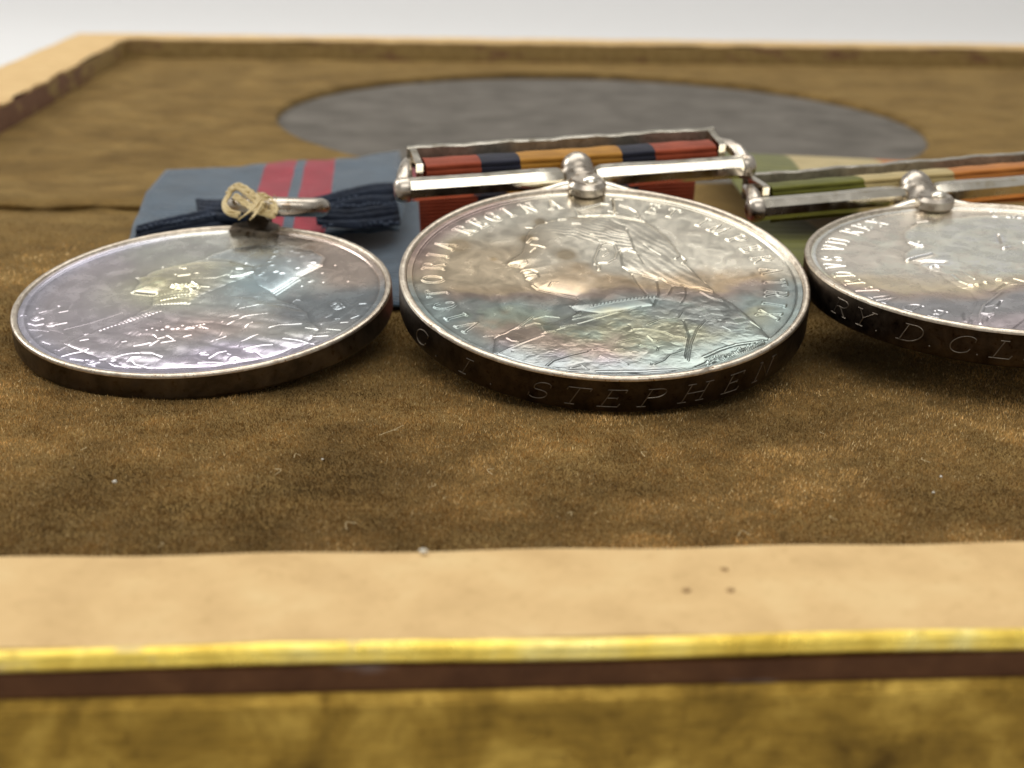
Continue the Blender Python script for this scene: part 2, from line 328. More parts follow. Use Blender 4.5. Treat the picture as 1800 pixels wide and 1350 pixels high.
# ---------------- medal faces: a real relief surface ----------------
FEAT=json.loads('''{"mid":{"bust":[[-0.355,-0.729],[-0.297,-0.622],[-0.347,-0.54],[-0.278,-0.451],[-0.294,-0.376],[-0.386,-0.337],[-0.478,-0.297],[-0.605,-0.231],[-0.645,-0.141],[-0.664,-0.071],[-0.695,-0.036],[-0.703,0.016],[-0.682,0.042],[-0.712,0.087],[-0.727,0.13],[-0.713,0.162],[-0.746,0.216],[-0.837,0.239],[-0.821,0.293],[-0.752,0.379],[-0.689,0.46],[-0.666,0.543],[-0.64,0.712],[-0.583,0.913],[-0.508,1.03],[-0.383,1.112],[-0.232,1.176],[-0.084,1.198],[-0.014,1.233],[0.257,1.276],[0.455,1.166],[0.522,1.075],[0.607,0.939],[0.673,0.777],[0.718,0.576],[0.761,0.296],[0.807,0.053],[0.881,-0.159],[0.941,-0.364],[1.034,-0.516],[1.052,-0.539],[1.162,-0.839],[1.243,-1.155],[0.944,-1.323],[0.655,-1.495],[0.551,-1.563],[0.332,-1.644],[-0.037,-1.686],[-0.482,-1.64],[-0.743,-1.529],[-1.066,-1.362],[-1.024,-1.053],[-0.857,-0.935],[-0.59,-0.846]],"head":[[-0.297,-0.622],[-0.347,-0.54],[-0.278,-0.451],[-0.294,-0.376],[-0.386,-0.337],[-0.478,-0.297],[-0.605,-0.231],[-0.645,-0.141],[-0.664,-0.071],[-0.695,-0.036],[-0.703,0.016],[-0.682,0.042],[-0.712,0.087],[-0.727,0.13],[-0.713,0.162],[-0.746,0.216],[-0.837,0.239],[-0.821,0.293],[-0.752,0.379],[-0.689,0.46],[-0.666,0.543],[-0.64,0.712],[-0.583,0.913],[-0.508,1.03],[-0.383,1.112],[-0.232,1.176],[-0.084,1.198],[0.117,1.216],[0.326,0.899],[0.335,0.498],[0.209,0.417],[0.192,0.145],[0.25,-0.016],[0.321,-0.376],[0.363,-0.576],[0.127,-0.643],[-0.117,-0.698]],"hair":[[-0.583,0.913],[-0.508,1.03],[-0.383,1.112],[-0.232,1.176],[-0.084,1.198],[0.117,1.216],[0.326,0.899],[0.335,0.498],[0.217,0.472],[0.168,0.585],[-0.011,0.588],[-0.203,0.705],[-0.42,0.853],[-0.564,0.826]],"veil":[[0.117,1.216],[0.455,1.166],[0.607,0.939],[0.718,0.576],[0.761,0.296],[0.881,-0.159],[0.941,-0.364],[0.731,-0.246],[0.497,-0.099],[0.338,-0.004],[0.185,0.145],[0.217,0.472],[0.335,0.498],[0.326,0.899]],"face_zone":[[-0.635,0.712],[-0.42,0.853],[-0.203,0.705],[-0.011,0.588],[-0.035,0.176],[0.213,-0.015],[0.321,-0.376],[-0.172,-0.564],[-0.277,-0.439],[-0.478,-0.297],[-0.605,-0.231],[-0.703,0.055]],"lines":[[[[-0.06,0.176],[-0.057,0.257],[-0.015,0.393],[0.037,0.559],[0.106,0.6],[0.164,0.557],[0.174,0.417],[0.134,0.281],[0.056,0.206],[-0.019,0.202]],0.016,0.028],[[[-0.006,0.42],[0.026,0.47],[0.077,0.474],[0.087,0.405],[0.035,0.342]],0.013,0.02],[[[-0.032,0.149],[-0.038,0.069]],0.022,0.035],[[[0.035,0.65],[0.122,0.628],[0.171,0.608]],0.012,0.02],[[[-0.623,0.655],[-0.586,0.725],[-0.529,0.71]],0.022,0.03],[[[-0.596,0.598],[-0.535,0.569],[-0.476,0.523]],0.012,0.02],[[[-0.61,0.431],[-0.565,0.513]],0.014,-0.02],[[[-0.813,0.23],[-0.753,0.202],[-0.664,0.228],[-0.672,0.282]],0.016,0.026],[[[-0.722,0.095],[-0.637,0.102],[-0.586,0.053],[-0.575,-0.031]],0.011,-0.022],[[[-0.691,0.016],[-0.608,0.014]],0.012,0.014],[[[-0.646,-0.154],[-0.605,-0.231],[-0.478,-0.297],[-0.387,-0.349],[-0.284,-0.394]],0.016,0.02],[[[-0.507,-0.22],[-0.476,-0.144],[-0.427,-0.145]],0.014,0.012],[[[0.21,0.466],[0.278,0.454],[0.346,0.4]],0.014,0.024],[[[0.207,0.444],[0.187,0.252],[0.186,0.131]],0.014,-0.02],[[[0.187,0.137],[0.226,0.077],[0.332,0.035]],0.014,0.022],[[[0.346,-0.023],[0.426,-0.077],[0.499,-0.086],[0.537,-0.157],[0.625,-0.218],[0.676,-0.206],[0.729,-0.253],[0.815,-0.255],[0.913,-0.318]],0.015,0.026],[[[0.8,-0.336],[0.857,-0.425],[0.899,-0.464],[0.965,-0.495]],0.014,0.024],[[[0.319,0.899],[0.337,0.696],[0.335,0.498],[0.38,0.195]],0.01,-0.02],[[[0.436,0.581],[0.473,0.481],[0.555,0.355]],0.009,-0.012],[[[0.685,0.298],[0.75,0.379],[0.78,0.296],[0.735,0.215]],0.018,0.03],[[[0.733,0.202],[0.811,-0.0],[0.881,-0.159]],0.007,-0.012],[[[0.246,-0.002],[0.269,-0.146],[0.321,-0.376]],0.013,-0.02],[[[0.45,-0.124],[0.433,-0.354],[0.38,-0.502],[0.349,-0.588]],0.013,-0.018],[[[0.574,-0.23],[0.513,-0.381]],0.01,-0.014],[[[0.682,-0.245],[0.66,-0.409],[0.597,-0.532]],0.01,-0.014],[[[-0.361,-0.788],[-0.24,-0.743],[-0.118,-0.705],[0.127,-0.643],[0.24,-0.597]],0.008,0.014],[[[-0.352,-0.535],[-0.319,-0.609]],0.01,-0.015],[[[-0.355,-0.729],[-0.294,-0.706],[-0.27,-0.647]],0.012,0.02],[[[-0.424,1.088],[-0.414,1.058]],0.016,0.022],[[[-0.291,1.11],[-0.226,1.109]],0.016,0.022],[[[-0.17,1.01],[-0.1,0.994]],0.014,0.02],[[[-0.028,0.774],[0.003,0.759]],0.014,0.02],[[[-0.604,0.972],[-0.553,0.966]],0.02,-0.01],[[[-0.103,1.388],[-0.084,1.204]],0.018,0.03],[[[-0.098,1.189],[0.061,1.196],[0.245,1.184],[0.383,1.122],[0.508,1.075]],0.016,0.03],[[[-0.08,1.357],[0.034,1.418],[0.149,1.479],[0.227,1.462]],0.014,0.03],[[[0.286,1.603],[0.275,1.414],[0.256,1.214]],0.02,0.036],[[[0.333,1.445],[0.419,1.381],[0.473,1.288],[0.491,1.135]],0.014,0.03],[[[0.039,1.233],[0.073,1.293]],0.014,0.02],[[[0.21,1.322],[0.286,1.29]],0.014,0.02],[[[0.418,1.182],[0.462,1.211]],0.014,0.02],[[[0.257,1.588],[0.377,1.57]],0.014,0.024],[[[0.472,1.099],[0.521,1.069]],0.02,0.03],[[[0.25,-0.908],[0.356,-0.828],[0.463,-0.818],[0.526,-0.796],[0.577,-0.701]],0.012,0.02],[[[0.111,-0.986],[0.217,-0.977],[0.304,-1.013],[0.382,-1.038],[0.44,-1.109],[0.528,-1.133]],0.013,0.026],[[[0.099,-0.904],[0.111,-0.986]],0.01,-0.016],[[[0.223,-1.092],[0.257,-1.172],[0.29,-1.184]],0.011,0.02],[[[-0.043,-1.187],[0.042,-1.156],[0.126,-1.124]],0.011,0.02],[[[0.143,-1.248],[0.208,-1.272],[0.272,-1.296]],0.011,0.022],[[[0.87,-0.851],[0.772,-0.873],[0.677,-1.011],[0.591,-1.237],[0.522,-1.5]],0.014,-0.018],[[[0.839,-0.827],[0.755,-0.837],[0.648,-1.01],[0.562,-1.236],[0.494,-1.499]],0.012,0.014],[[[0.565,-0.844],[0.568,-1.1],[0.507,-1.324],[0.448,-1.541]],0.012,-0.016],[[[0.287,-1.274],[0.233,-1.405],[0.17,-1.598]],0.01,-0.016],[[[0.212,-1.545],[0.3,-1.483],[0.359,-1.397],[0.458,-1.345]],0.011,0.022],[[[-0.214,-1.284],[-0.149,-1.307],[-0.107,-1.331]],0.01,0.02],[[[-0.206,-1.405],[-0.137,-1.482],[-0.058,-1.474],[-0.001,-1.55]],0.012,0.022],[[[-0.07,-1.309],[-0.002,-1.307]],0.01,0.02],[[[0.059,-1.357],[0.105,-1.354]],0.01,0.02],[[[0.057,-1.455],[0.113,-1.456]],0.01,0.02],[[[0.635,-1.437],[0.779,-1.331],[0.933,-1.25],[1.078,-1.215],[1.176,-1.188]],0.03,0.02],[[[-0.257,-1.639],[-0.091,-1.644],[0.13,-1.643],[0.367,-1.624],[0.529,-1.586]],0.03,0.012],[[[0.876,-0.946],[0.932,-1.017],[1.053,-0.997]],0.01,0.012],[[[0.924,-0.876],[1.014,-0.902],[1.129,-0.857],[1.198,-0.977]],0.01,0.012],[[[0.718,-0.777],[0.822,-0.731],[0.912,-0.757]],0.01,0.012],[[[-1.024,-1.039],[-1.061,-1.361]],0.012,-0.016],[[[-1.055,-1.355],[-0.841,-1.179],[-0.623,-1.026],[-0.491,-0.96],[-0.344,-0.882],[-0.17,-0.792],[0.081,-0.666]],0.009,-0.014],[[[-1.051,-1.372],[-0.843,-1.206],[-0.626,-1.053]],0.01,0.012],[[[-1.026,-1.062],[-0.843,-0.905],[-0.687,-0.697]],0.012,0.018],[[[-1.115,-1.037],[-0.942,-1.007],[-0.807,-0.883]],0.01,0.014],[[[-0.634,-0.887],[-0.61,-1.003],[-0.527,-0.982]],0.011,0.02],[[[-0.475,-0.914],[-0.344,-0.882]],0.011,0.018],[[[-0.648,-1.544],[-0.586,-1.471],[-0.468,-1.409],[-0.303,-1.337]],0.016,0.026],[[[-0.254,-1.305],[-0.195,-1.284],[-0.164,-1.307]],0.012,0.022],[[[-0.062,-1.31],[-0.005,-1.3]],0.012,0.02],[[[-0.617,-1.566],[-0.487,-1.591],[-0.323,-1.606]],0.016,0.014],[[[-0.464,-1.581],[-0.371,-1.541],[-0.334,-1.606]],0.012,0.02],[[[-0.936,-1.086],[-0.895,-1.144],[-0.851,-1.156]],0.01,0.014],[[[-0.906,-1.299],[-0.902,-1.31]],0.012,-0.012],[[[-0.842,-0.882],[-0.815,-0.917]],0.012,0.012],[[[-0.759,-0.861],[-0.686,-0.815],[-0.64,-0.828]],0.01,0.014],[[[-0.68,-0.745],[-0.582,-0.699],[-0.468,-0.726]],0.009,0.012]],"beads":[[-0.173,-0.576],[-0.14,-0.565],[-0.107,-0.554],[-0.075,-0.542],[-0.042,-0.532],[-0.009,-0.521],[0.024,-0.511],[0.057,-0.501],[0.09,-0.492],[0.123,-0.483],[0.156,-0.475],[0.188,-0.467],[0.221,-0.46],[0.254,-0.453],[0.287,-0.446],[0.32,-0.44],[0.352,-0.434],[0.385,-0.428]],"sig":[[0.645,-1.535],[0.705,-1.487],[0.751,-1.479],[0.815,-1.442],[0.886,-1.4],[0.957,-1.357],[1.037,-1.304],[1.105,-1.254],[1.156,-1.228]]},"left":{"lines":[[[[-0.661,0.173],[-0.556,0.137],[-0.452,0.102]],0.035,-0.05],[[[-0.679,0.522],[-0.598,0.534]],0.014,-0.03],[[[-0.475,0.721],[-0.466,0.755]],0.014,-0.02],[[[-0.298,0.647],[-0.254,0.6],[-0.198,0.616]],0.022,-0.035],[[[-0.307,0.446],[-0.289,0.404],[-0.189,0.414],[-0.103,0.446]],0.018,-0.03],[[[-0.099,0.775],[-0.068,0.858],[-0.041,0.977]],0.014,-0.02],[[[0.211,0.351],[0.298,0.373],[0.393,0.453]],0.028,0.05],[[[0.247,0.523],[0.292,0.527]],0.03,0.045],[[[-0.301,0.088],[-0.233,0.137],[-0.153,0.094],[-0.06,-0.022]],0.016,-0.02],[[[-0.279,0.111],[-0.186,0.162],[-0.085,0.156],[0.029,0.141]],0.016,0.02],[[[0.183,0.381],[0.22,0.544],[0.324,0.683]],0.014,0.018],[[[-0.206,0.566],[-0.021,0.644],[0.169,0.687]],0.01,0.01],[[[-0.154,0.327],[0.073,0.33],[0.204,0.428]],0.01,0.012],[[[0.614,-0.006],[0.74,0.193],[0.833,0.362],[1.029,0.589]],0.018,0.03],[[[0.642,-0.051],[0.767,0.157],[0.861,0.318]],0.016,-0.03],[[[0.333,-0.365],[0.498,-0.296],[0.68,-0.273],[0.844,-0.371],[0.922,-0.501],[0.966,-0.684]],0.016,0.016],[[[0.266,-0.695],[0.397,-0.552],[0.596,-0.489]],0.012,0.018],[[[0.399,-0.869],[0.447,-0.733],[0.478,-0.679]],0.014,-0.022],[[[0.63,-0.813],[0.708,-0.752],[0.898,-0.747]],0.014,0.024],[[[0.202,-1.011],[0.276,-0.938]],0.012,0.024],[[[0.399,-1.159],[0.415,-1.066],[0.545,-0.944]],0.012,-0.014],[[[0.449,-1.206],[0.617,-1.146],[0.674,-1.14]],0.014,0.026],[[[0.76,-1.041],[0.878,-1.069],[1.02,-1.142]],0.014,0.026],[[[0.836,-1.16],[0.928,-1.144]],0.02,0.02],[[[0.475,-1.25],[0.522,-1.269]],0.012,-0.02],[[[0.544,-1.258],[0.602,-1.345]],0.014,-0.025],[[[0.3,-1.268],[0.369,-1.343]],0.014,-0.025],[[[0.937,-0.824],[1.032,-0.85]],0.012,0.02],[[[1.115,-0.847],[1.234,-0.89]],0.012,0.022],[[[0.991,-0.986],[1.131,-0.99]],0.012,0.022],[[[-0.61,-1.286],[-0.569,-1.331],[-0.491,-1.405]],0.04,-0.03],[[[-0.63,-1.231],[-0.545,-1.194],[-0.434,-1.176],[-0.351,-1.2]],0.014,0.026],[[[-0.398,-1.186],[-0.317,-1.196],[-0.226,-1.282]],0.024,-0.04],[[[-0.495,-1.301],[-0.468,-1.251],[-0.399,-1.26]],0.014,0.026],[[[-0.466,-1.304],[-0.428,-1.374],[-0.331,-1.43]],0.014,-0.026],[[[0.087,-1.246],[0.143,-1.235],[0.159,-1.277],[0.101,-1.269]],0.012,0.022],[[[0.175,-1.332],[0.237,-1.26],[0.303,-1.236]],0.014,0.026],[[[0.094,-1.413],[0.183,-1.411],[0.286,-1.424]],0.014,0.026],[[[-0.801,-1.223],[-0.687,-1.224]],0.014,0.026],[[[0.302,-0.421],[0.326,-0.273]],0.014,-0.014],[[[0.373,-0.249],[0.409,-0.405]],0.014,0.014],[[[0.034,-0.738],[0.108,-0.776]],0.014,-0.03],[[[0.214,-0.646],[0.276,-0.537],[0.346,-0.516]],0.01,0.014],[[[0.169,-1.035],[0.226,-0.903],[0.251,-0.794]],0.01,0.014],[[[-1.311,-0.05],[-1.234,-0.065],[-1.179,-0.117]],0.014,-0.025],[[[-1.254,-0.194],[-1.185,-0.166],[-1.167,-0.018]],0.012,0.02],[[[-1.57,-0.269],[-1.533,-0.232]],0.012,0.02],[[[-1.428,-0.189],[-1.359,-0.139]],0.012,0.018],[[[-1.467,-0.092],[-1.405,-0.133]],0.014,-0.018],[[[-1.47,-0.422],[-1.413,-0.465],[-1.336,-0.439]],0.016,-0.025],[[[-1.306,-0.467],[-1.239,-0.463],[-1.148,-0.427]],0.018,0.026],[[[-1.141,-0.571],[-0.929,-0.455],[-0.685,-0.255]],0.01,0.012],[[[-1.307,-0.781],[-1.264,-0.832],[-1.209,-0.873]],0.016,-0.024],[[[-1.146,-0.982],[-1.105,-1.003],[-1.088,-0.967],[-1.035,-0.895]],0.012,0.018],[[[-1.059,-1.125],[-0.993,-1.079],[-0.861,-1.029]],0.016,0.028],[[[-0.958,-0.848],[-0.889,-0.834]],0.012,0.022],[[[-0.945,-0.701],[-0.904,-0.687]],0.018,0.024],[[[-0.973,-1.19],[-0.844,-1.239],[-0.762,-1.345]],0.02,-0.03],[[[-0.848,-1.217],[-0.752,-1.235],[-0.682,-1.216]],0.014,0.026],[[[-0.591,-0.951],[-0.554,-0.944]],0.014,0.02],[[[-0.476,-1.033],[-0.402,-1.02],[-0.348,-1.004]],0.018,0.03],[[[-0.342,-1.05],[-0.278,-0.957]],0.014,0.03],[[[-0.34,-0.847],[-0.302,-0.92],[-0.247,-0.904]],0.012,-0.024],[[[-0.221,-0.884],[-0.164,-0.96]],0.016,-0.03],[[[-0.252,-1.016],[-0.142,-0.985]],0.014,0.03],[[[-0.075,-0.914],[-0.021,-0.887]],0.016,0.03],[[[-0.486,-0.828],[-0.424,-0.72],[-0.495,-0.895]],0.008,0.01],[[[-0.652,-0.988],[-0.583,-0.816],[-0.467,-0.621]],0.008,0.012],[[[-0.616,-1.037],[-0.541,-0.844],[-0.44,-0.672]],0.008,0.012],[[[0.026,-0.696],[0.081,-0.761]],0.014,-0.03],[[[-0.32,-0.557],[-0.276,-0.598]],0.014,-0.02],[[[0.801,-0.218],[0.823,-0.173],[0.857,-0.189]],0.012,0.022],[[[1.322,-0.658],[1.387,-0.609]],0.014,0.024],[[[1.232,-0.736],[1.296,-0.733]],0.012,0.022],[[[1.221,-0.656],[1.31,-0.507],[1.393,-0.354]],0.008,0.014],[[[1.393,-0.354],[1.44,-0.356]],0.022,0.03],[[[1.184,-0.651],[1.221,-0.652]],0.014,0.024],[[[1.223,-0.356],[1.259,-0.29],[1.298,-0.366],[1.272,-0.456],[1.228,-0.404]],0.01,0.012],[[[1.147,-0.346],[1.173,-0.278],[1.204,-0.377]],0.01,0.012],[[[1.345,0.241],[1.444,0.152],[1.397,0.058]],0.01,0.01],[[[1.048,-0.724],[1.071,-0.75]],0.012,-0.02]],"bust":[[-0.455,-0.157],[-0.465,0.103],[-0.668,0.184],[-0.659,0.296],[-0.635,0.39],[-0.683,0.522],[-0.607,0.552],[-0.573,0.632],[-0.468,0.72],[-0.31,0.803],[-0.112,0.899],[-0.031,1.012],[0.13,1.134],[0.392,1.19],[0.73,1.126],[0.936,0.978],[1.062,0.776],[1.029,0.589],[0.833,0.362],[0.74,0.193],[0.614,-0.006],[0.661,-0.163],[0.802,-0.274],[0.92,-0.441],[0.966,-0.684],[1.051,-0.85],[0.967,-1.125],[0.651,-1.361],[0.245,-1.47],[-0.213,-1.466],[-0.594,-1.366],[-0.817,-1.123],[-1.097,-0.865],[-0.934,-0.714],[-0.661,-0.454]],"head":[[-0.455,-0.157],[-0.465,0.103],[-0.668,0.184],[-0.659,0.296],[-0.635,0.39],[-0.683,0.522],[-0.607,0.552],[-0.573,0.632],[-0.468,0.72],[-0.31,0.803],[-0.104,0.827],[0.163,0.757],[0.396,0.588],[0.398,0.386],[0.21,0.214],[-0.018,-0.012],[-0.118,-0.216]],"veil":[[-0.112,0.899],[-0.031,1.012],[0.13,1.134],[0.392,1.19],[0.73,1.126],[0.936,0.978],[1.062,0.776],[1.029,0.589],[0.833,0.362],[0.74,0.193],[0.614,-0.006],[0.466,0.148],[0.386,0.388],[0.396,0.588],[0.163,0.757]],"beads":[[-0.821,-0.642],[-0.792,-0.623],[-0.763,-0.603],[-0.734,-0.584],[-0.705,-0.564],[-0.676,-0.545],[-0.647,-0.525],[-0.618,-0.506],[-0.589,-0.486],[-0.559,-0.466],[-0.53,-0.446],[-0.5,-0.426],[-0.471,-0.406],[-0.441,-0.386],[-0.411,-0.366],[-0.381,-0.346],[-0.351,-0.326],[-0.67,-0.488],[-0.639,-0.472],[-0.609,-0.455],[-0.578,-0.438],[-0.547,-0.421],[-0.516,-0.404],[-0.485,-0.388],[-0.454,-0.371],[-0.423,-0.354],[-0.391,-0.337],[-0.36,-0.32],[-0.593,-0.414],[-0.562,-0.399],[-0.531,-0.383],[-0.499,-0.368],[-0.468,-0.352],[-0.437,-0.337],[-0.405,-0.321],[-0.374,-0.305],[-0.453,-0.151],[-0.424,-0.154],[-0.394,-0.156],[-0.364,-0.159],[-0.335,-0.161],[-0.305,-0.164],[-0.275,-0.167],[-0.246,-0.169],[-0.216,-0.172],[-0.187,-0.174],[-0.157,-0.177],[-0.439,-0.091],[-0.408,-0.086],[-0.377,-0.081],[-0.346,-0.075],[-0.314,-0.07],[-0.283,-0.065],[-0.252,-0.06],[-0.22,-0.054],[-0.189,-0.049],[-0.157,-0.044],[-0.126,-0.039],[-0.424,-0.022],[-0.392,-0.02],[-0.36,-0.017],[-0.328,-0.015],[-0.297,-0.013],[-0.265,-0.011],[-0.233,-0.009],[-0.201,-0.007],[-0.169,-0.005],[-0.137,-0.003],[-0.419,0.04],[-0.387,0.043],[-0.356,0.045],[-0.324,0.047],[-0.292,0.049],[-0.26,0.051],[-0.228,0.053],[-0.196,0.055],[-0.164,0.058],[-0.414,-0.722],[-0.375,-0.69],[-0.325,-0.744],[-0.284,-0.726],[-0.246,-0.683],[-0.196,-0.732],[-0.153,-0.73],[-0.116,-0.678],[-0.068,-0.719],[-0.023,-0.733],[-0.075,-0.741],[-0.048,-0.726],[-0.021,-0.711],[0.007,-0.696],[0.034,-0.68],[0.062,-0.665]],"flowers":[[0.56,0.563],[0.639,0.513],[0.769,0.856],[0.443,0.388],[0.559,0.769],[0.998,0.553],[0.906,0.561],[0.78,0.796],[0.801,0.321],[0.733,0.411],[0.796,0.853],[0.864,0.492],[0.575,0.906],[0.923,0.562],[0.85,0.307],[0.848,0.281],[0.661,0.382],[0.694,0.292],[0.92,0.814],[0.485,0.791],[0.98,0.578],[0.778,0.695],[0.711,0.648],[0.627,0.527],[0.773,0.301],[0.83,0.278],[0.931,0.225],[0.799,0.785],[0.933,0.242],[0.948,0.495],[0.826,0.749],[0.906,0.498],[0.567,0.884],[0.93,0.226],[0.484,0.406],[0.645,0.814],[0.601,0.411],[0.915,0.851],[0.762,0.871],[0.832,0.668],[0.945,0.23],[0.731,0.247],[0.582,0.873],[0.752,0.881],[0.53,0.657],[0.763,0.795],[0.461,0.366],[0.62,0.287],[0.938,0.622],[0.688,0.562],[0.797,0.497],[0.749,0.488],[0.967,0.533],[0.679,0.432],[0.549,0.726],[0.989,0.521],[0.721,0.899],[0.664,0.526],[0.436,0.532],[0.773,0.859]],"yellow":[[-0.144,0.13],[-0.131,0.152],[-0.114,0.07],[-0.338,0.241],[-0.118,0.024],[-0.258,0.147],[-0.158,0.163],[-0.228,0.173],[-0.219,0.113],[-0.245,0.162],[-0.11,0.218],[-0.155,0.076],[-0.246,0.195],[-0.095,0.171],[-0.278,0.154],[-0.131,0.205],[-0.24,0.171],[-0.082,0.128],[-0.081,0.184],[-0.228,0.103],[-0.066,0.123],[-0.275,0.22],[-0.18,0.193],[-0.081,0.045],[-0.283,0.188],[-0.085,0.086]],"dots":[[1.036,0.411],[1.028,0.334],[0.925,0.22],[0.994,0.199],[1.053,0.191],[1.151,0.165],[0.861,0.128],[0.83,-0.041],[1.15,0.579],[1.23,0.555],[1.278,0.174]]},"right":{"lines":[[[[-0.847,0.211],[-0.739,0.264],[-0.595,0.322]],0.024,0.04],[[[-0.778,0.112],[-0.684,0.156],[-0.553,0.11]],0.04,-0.03],[[[-0.701,0.004],[-0.657,0.034],[-0.636,-0.002]],0.018,0.026],[[[-0.672,0.708],[-0.632,0.631],[-0.587,0.59]],0.02,0.03],[[[-0.586,0.7],[-0.604,0.61]],0.012,-0.02],[[[0.209,0.801],[0.143,0.546]],0.016,-0.03],[[[0.112,0.404],[0.179,0.427]],0.022,0.03],[[[0.353,0.547],[0.357,0.528]],0.02,-0.03],[[[-0.855,-1.402],[-0.748,-1.187],[-0.636,-0.964],[-0.449,-0.74],[-0.213,-0.511]],0.022,-0.02],[[[-0.857,-1.291],[-0.828,-1.18],[-0.728,-1.015]],0.016,-0.015],[[[-0.767,-1.41],[-0.688,-1.192],[-0.586,-0.998],[-0.334,-0.719]],0.016,0.016],[[[-0.409,-0.918],[-0.513,-1.068]],0.014,-0.03],[[[-0.678,-1.193],[-0.636,-1.219],[-0.588,-1.215]],0.013,0.025],[[[-0.648,-1.28],[-0.693,-1.361]],0.012,-0.02],[[[-0.601,-1.04],[-0.505,-1.005]],0.012,0.015],[[[-0.534,-0.5],[-0.51,-0.524]],0.018,0.03],[[[-0.481,-0.504],[-0.46,-0.506]],0.018,0.03],[[[-0.385,-0.449],[-0.377,-0.472]],0.016,0.028],[[[-0.262,-0.412],[-0.22,-0.415]],0.014,0.028],[[[-0.108,-0.409],[-0.053,-0.493]],0.012,-0.02],[[[-0.542,-1.538],[-0.371,-1.36]],0.012,-0.016],[[[-0.589,-0.222],[-0.58,-0.385],[-0.539,-0.484]],0.016,0.016],[[[-0.471,-0.199],[-0.441,-0.364]],0.012,0.012],[[[-0.476,1.227],[-0.403,1.3],[-0.296,1.331]],0.014,-0.02]],"bust":[[-0.639,-0.491],[-0.67,-0.297],[-0.676,-0.122],[-0.741,-0.05],[-0.781,0.102],[-0.734,0.177],[-0.855,0.205],[-0.853,0.291],[-0.801,0.428],[-0.717,0.529],[-0.658,0.585],[-0.689,0.691],[-0.675,0.857],[-0.618,1.024],[-0.503,1.178],[-0.368,1.297],[-0.158,1.38],[0.242,1.468],[0.737,1.466],[1.253,1.218],[1.468,0.618],[1.183,-0.24],[0.709,-1.136],[0.443,-1.443],[-0.077,-1.775],[-0.497,-1.678],[-0.733,-1.572],[-0.879,-1.332],[-0.742,-1.147],[-0.597,-0.89],[-0.575,-0.611]]}}''')
def seg_dist(X,Y,pts):
    d=None
    for (x0,y0),(x1,y1) in zip(pts[:-1],pts[1:]):
        dx,dy=x1-x0,y1-y0; L2=dx*dx+dy*dy+1e-12
        t=np.clip(((X-x0)*dx+(Y-y0)*dy)/L2,0,1)
        q=(X-x0-t*dx)**2+(Y-y0-t*dy)**2
        d=q if d is None else np.minimum(d,q)
    return np.sqrt(d)
def inside(X,Y,poly):
    r=np.zeros(X.shape,bool); n=len(poly)
    for i in range(n):
        (x0,y0),(x1,y1)=poly[i],poly[(i+1)%n]
        if y0==y1: continue
        c=((y0>Y)!=(y1>Y)) & (X<(x1-x0)*(Y-y0)/(y1-y0)+x0); r^=c
    return r
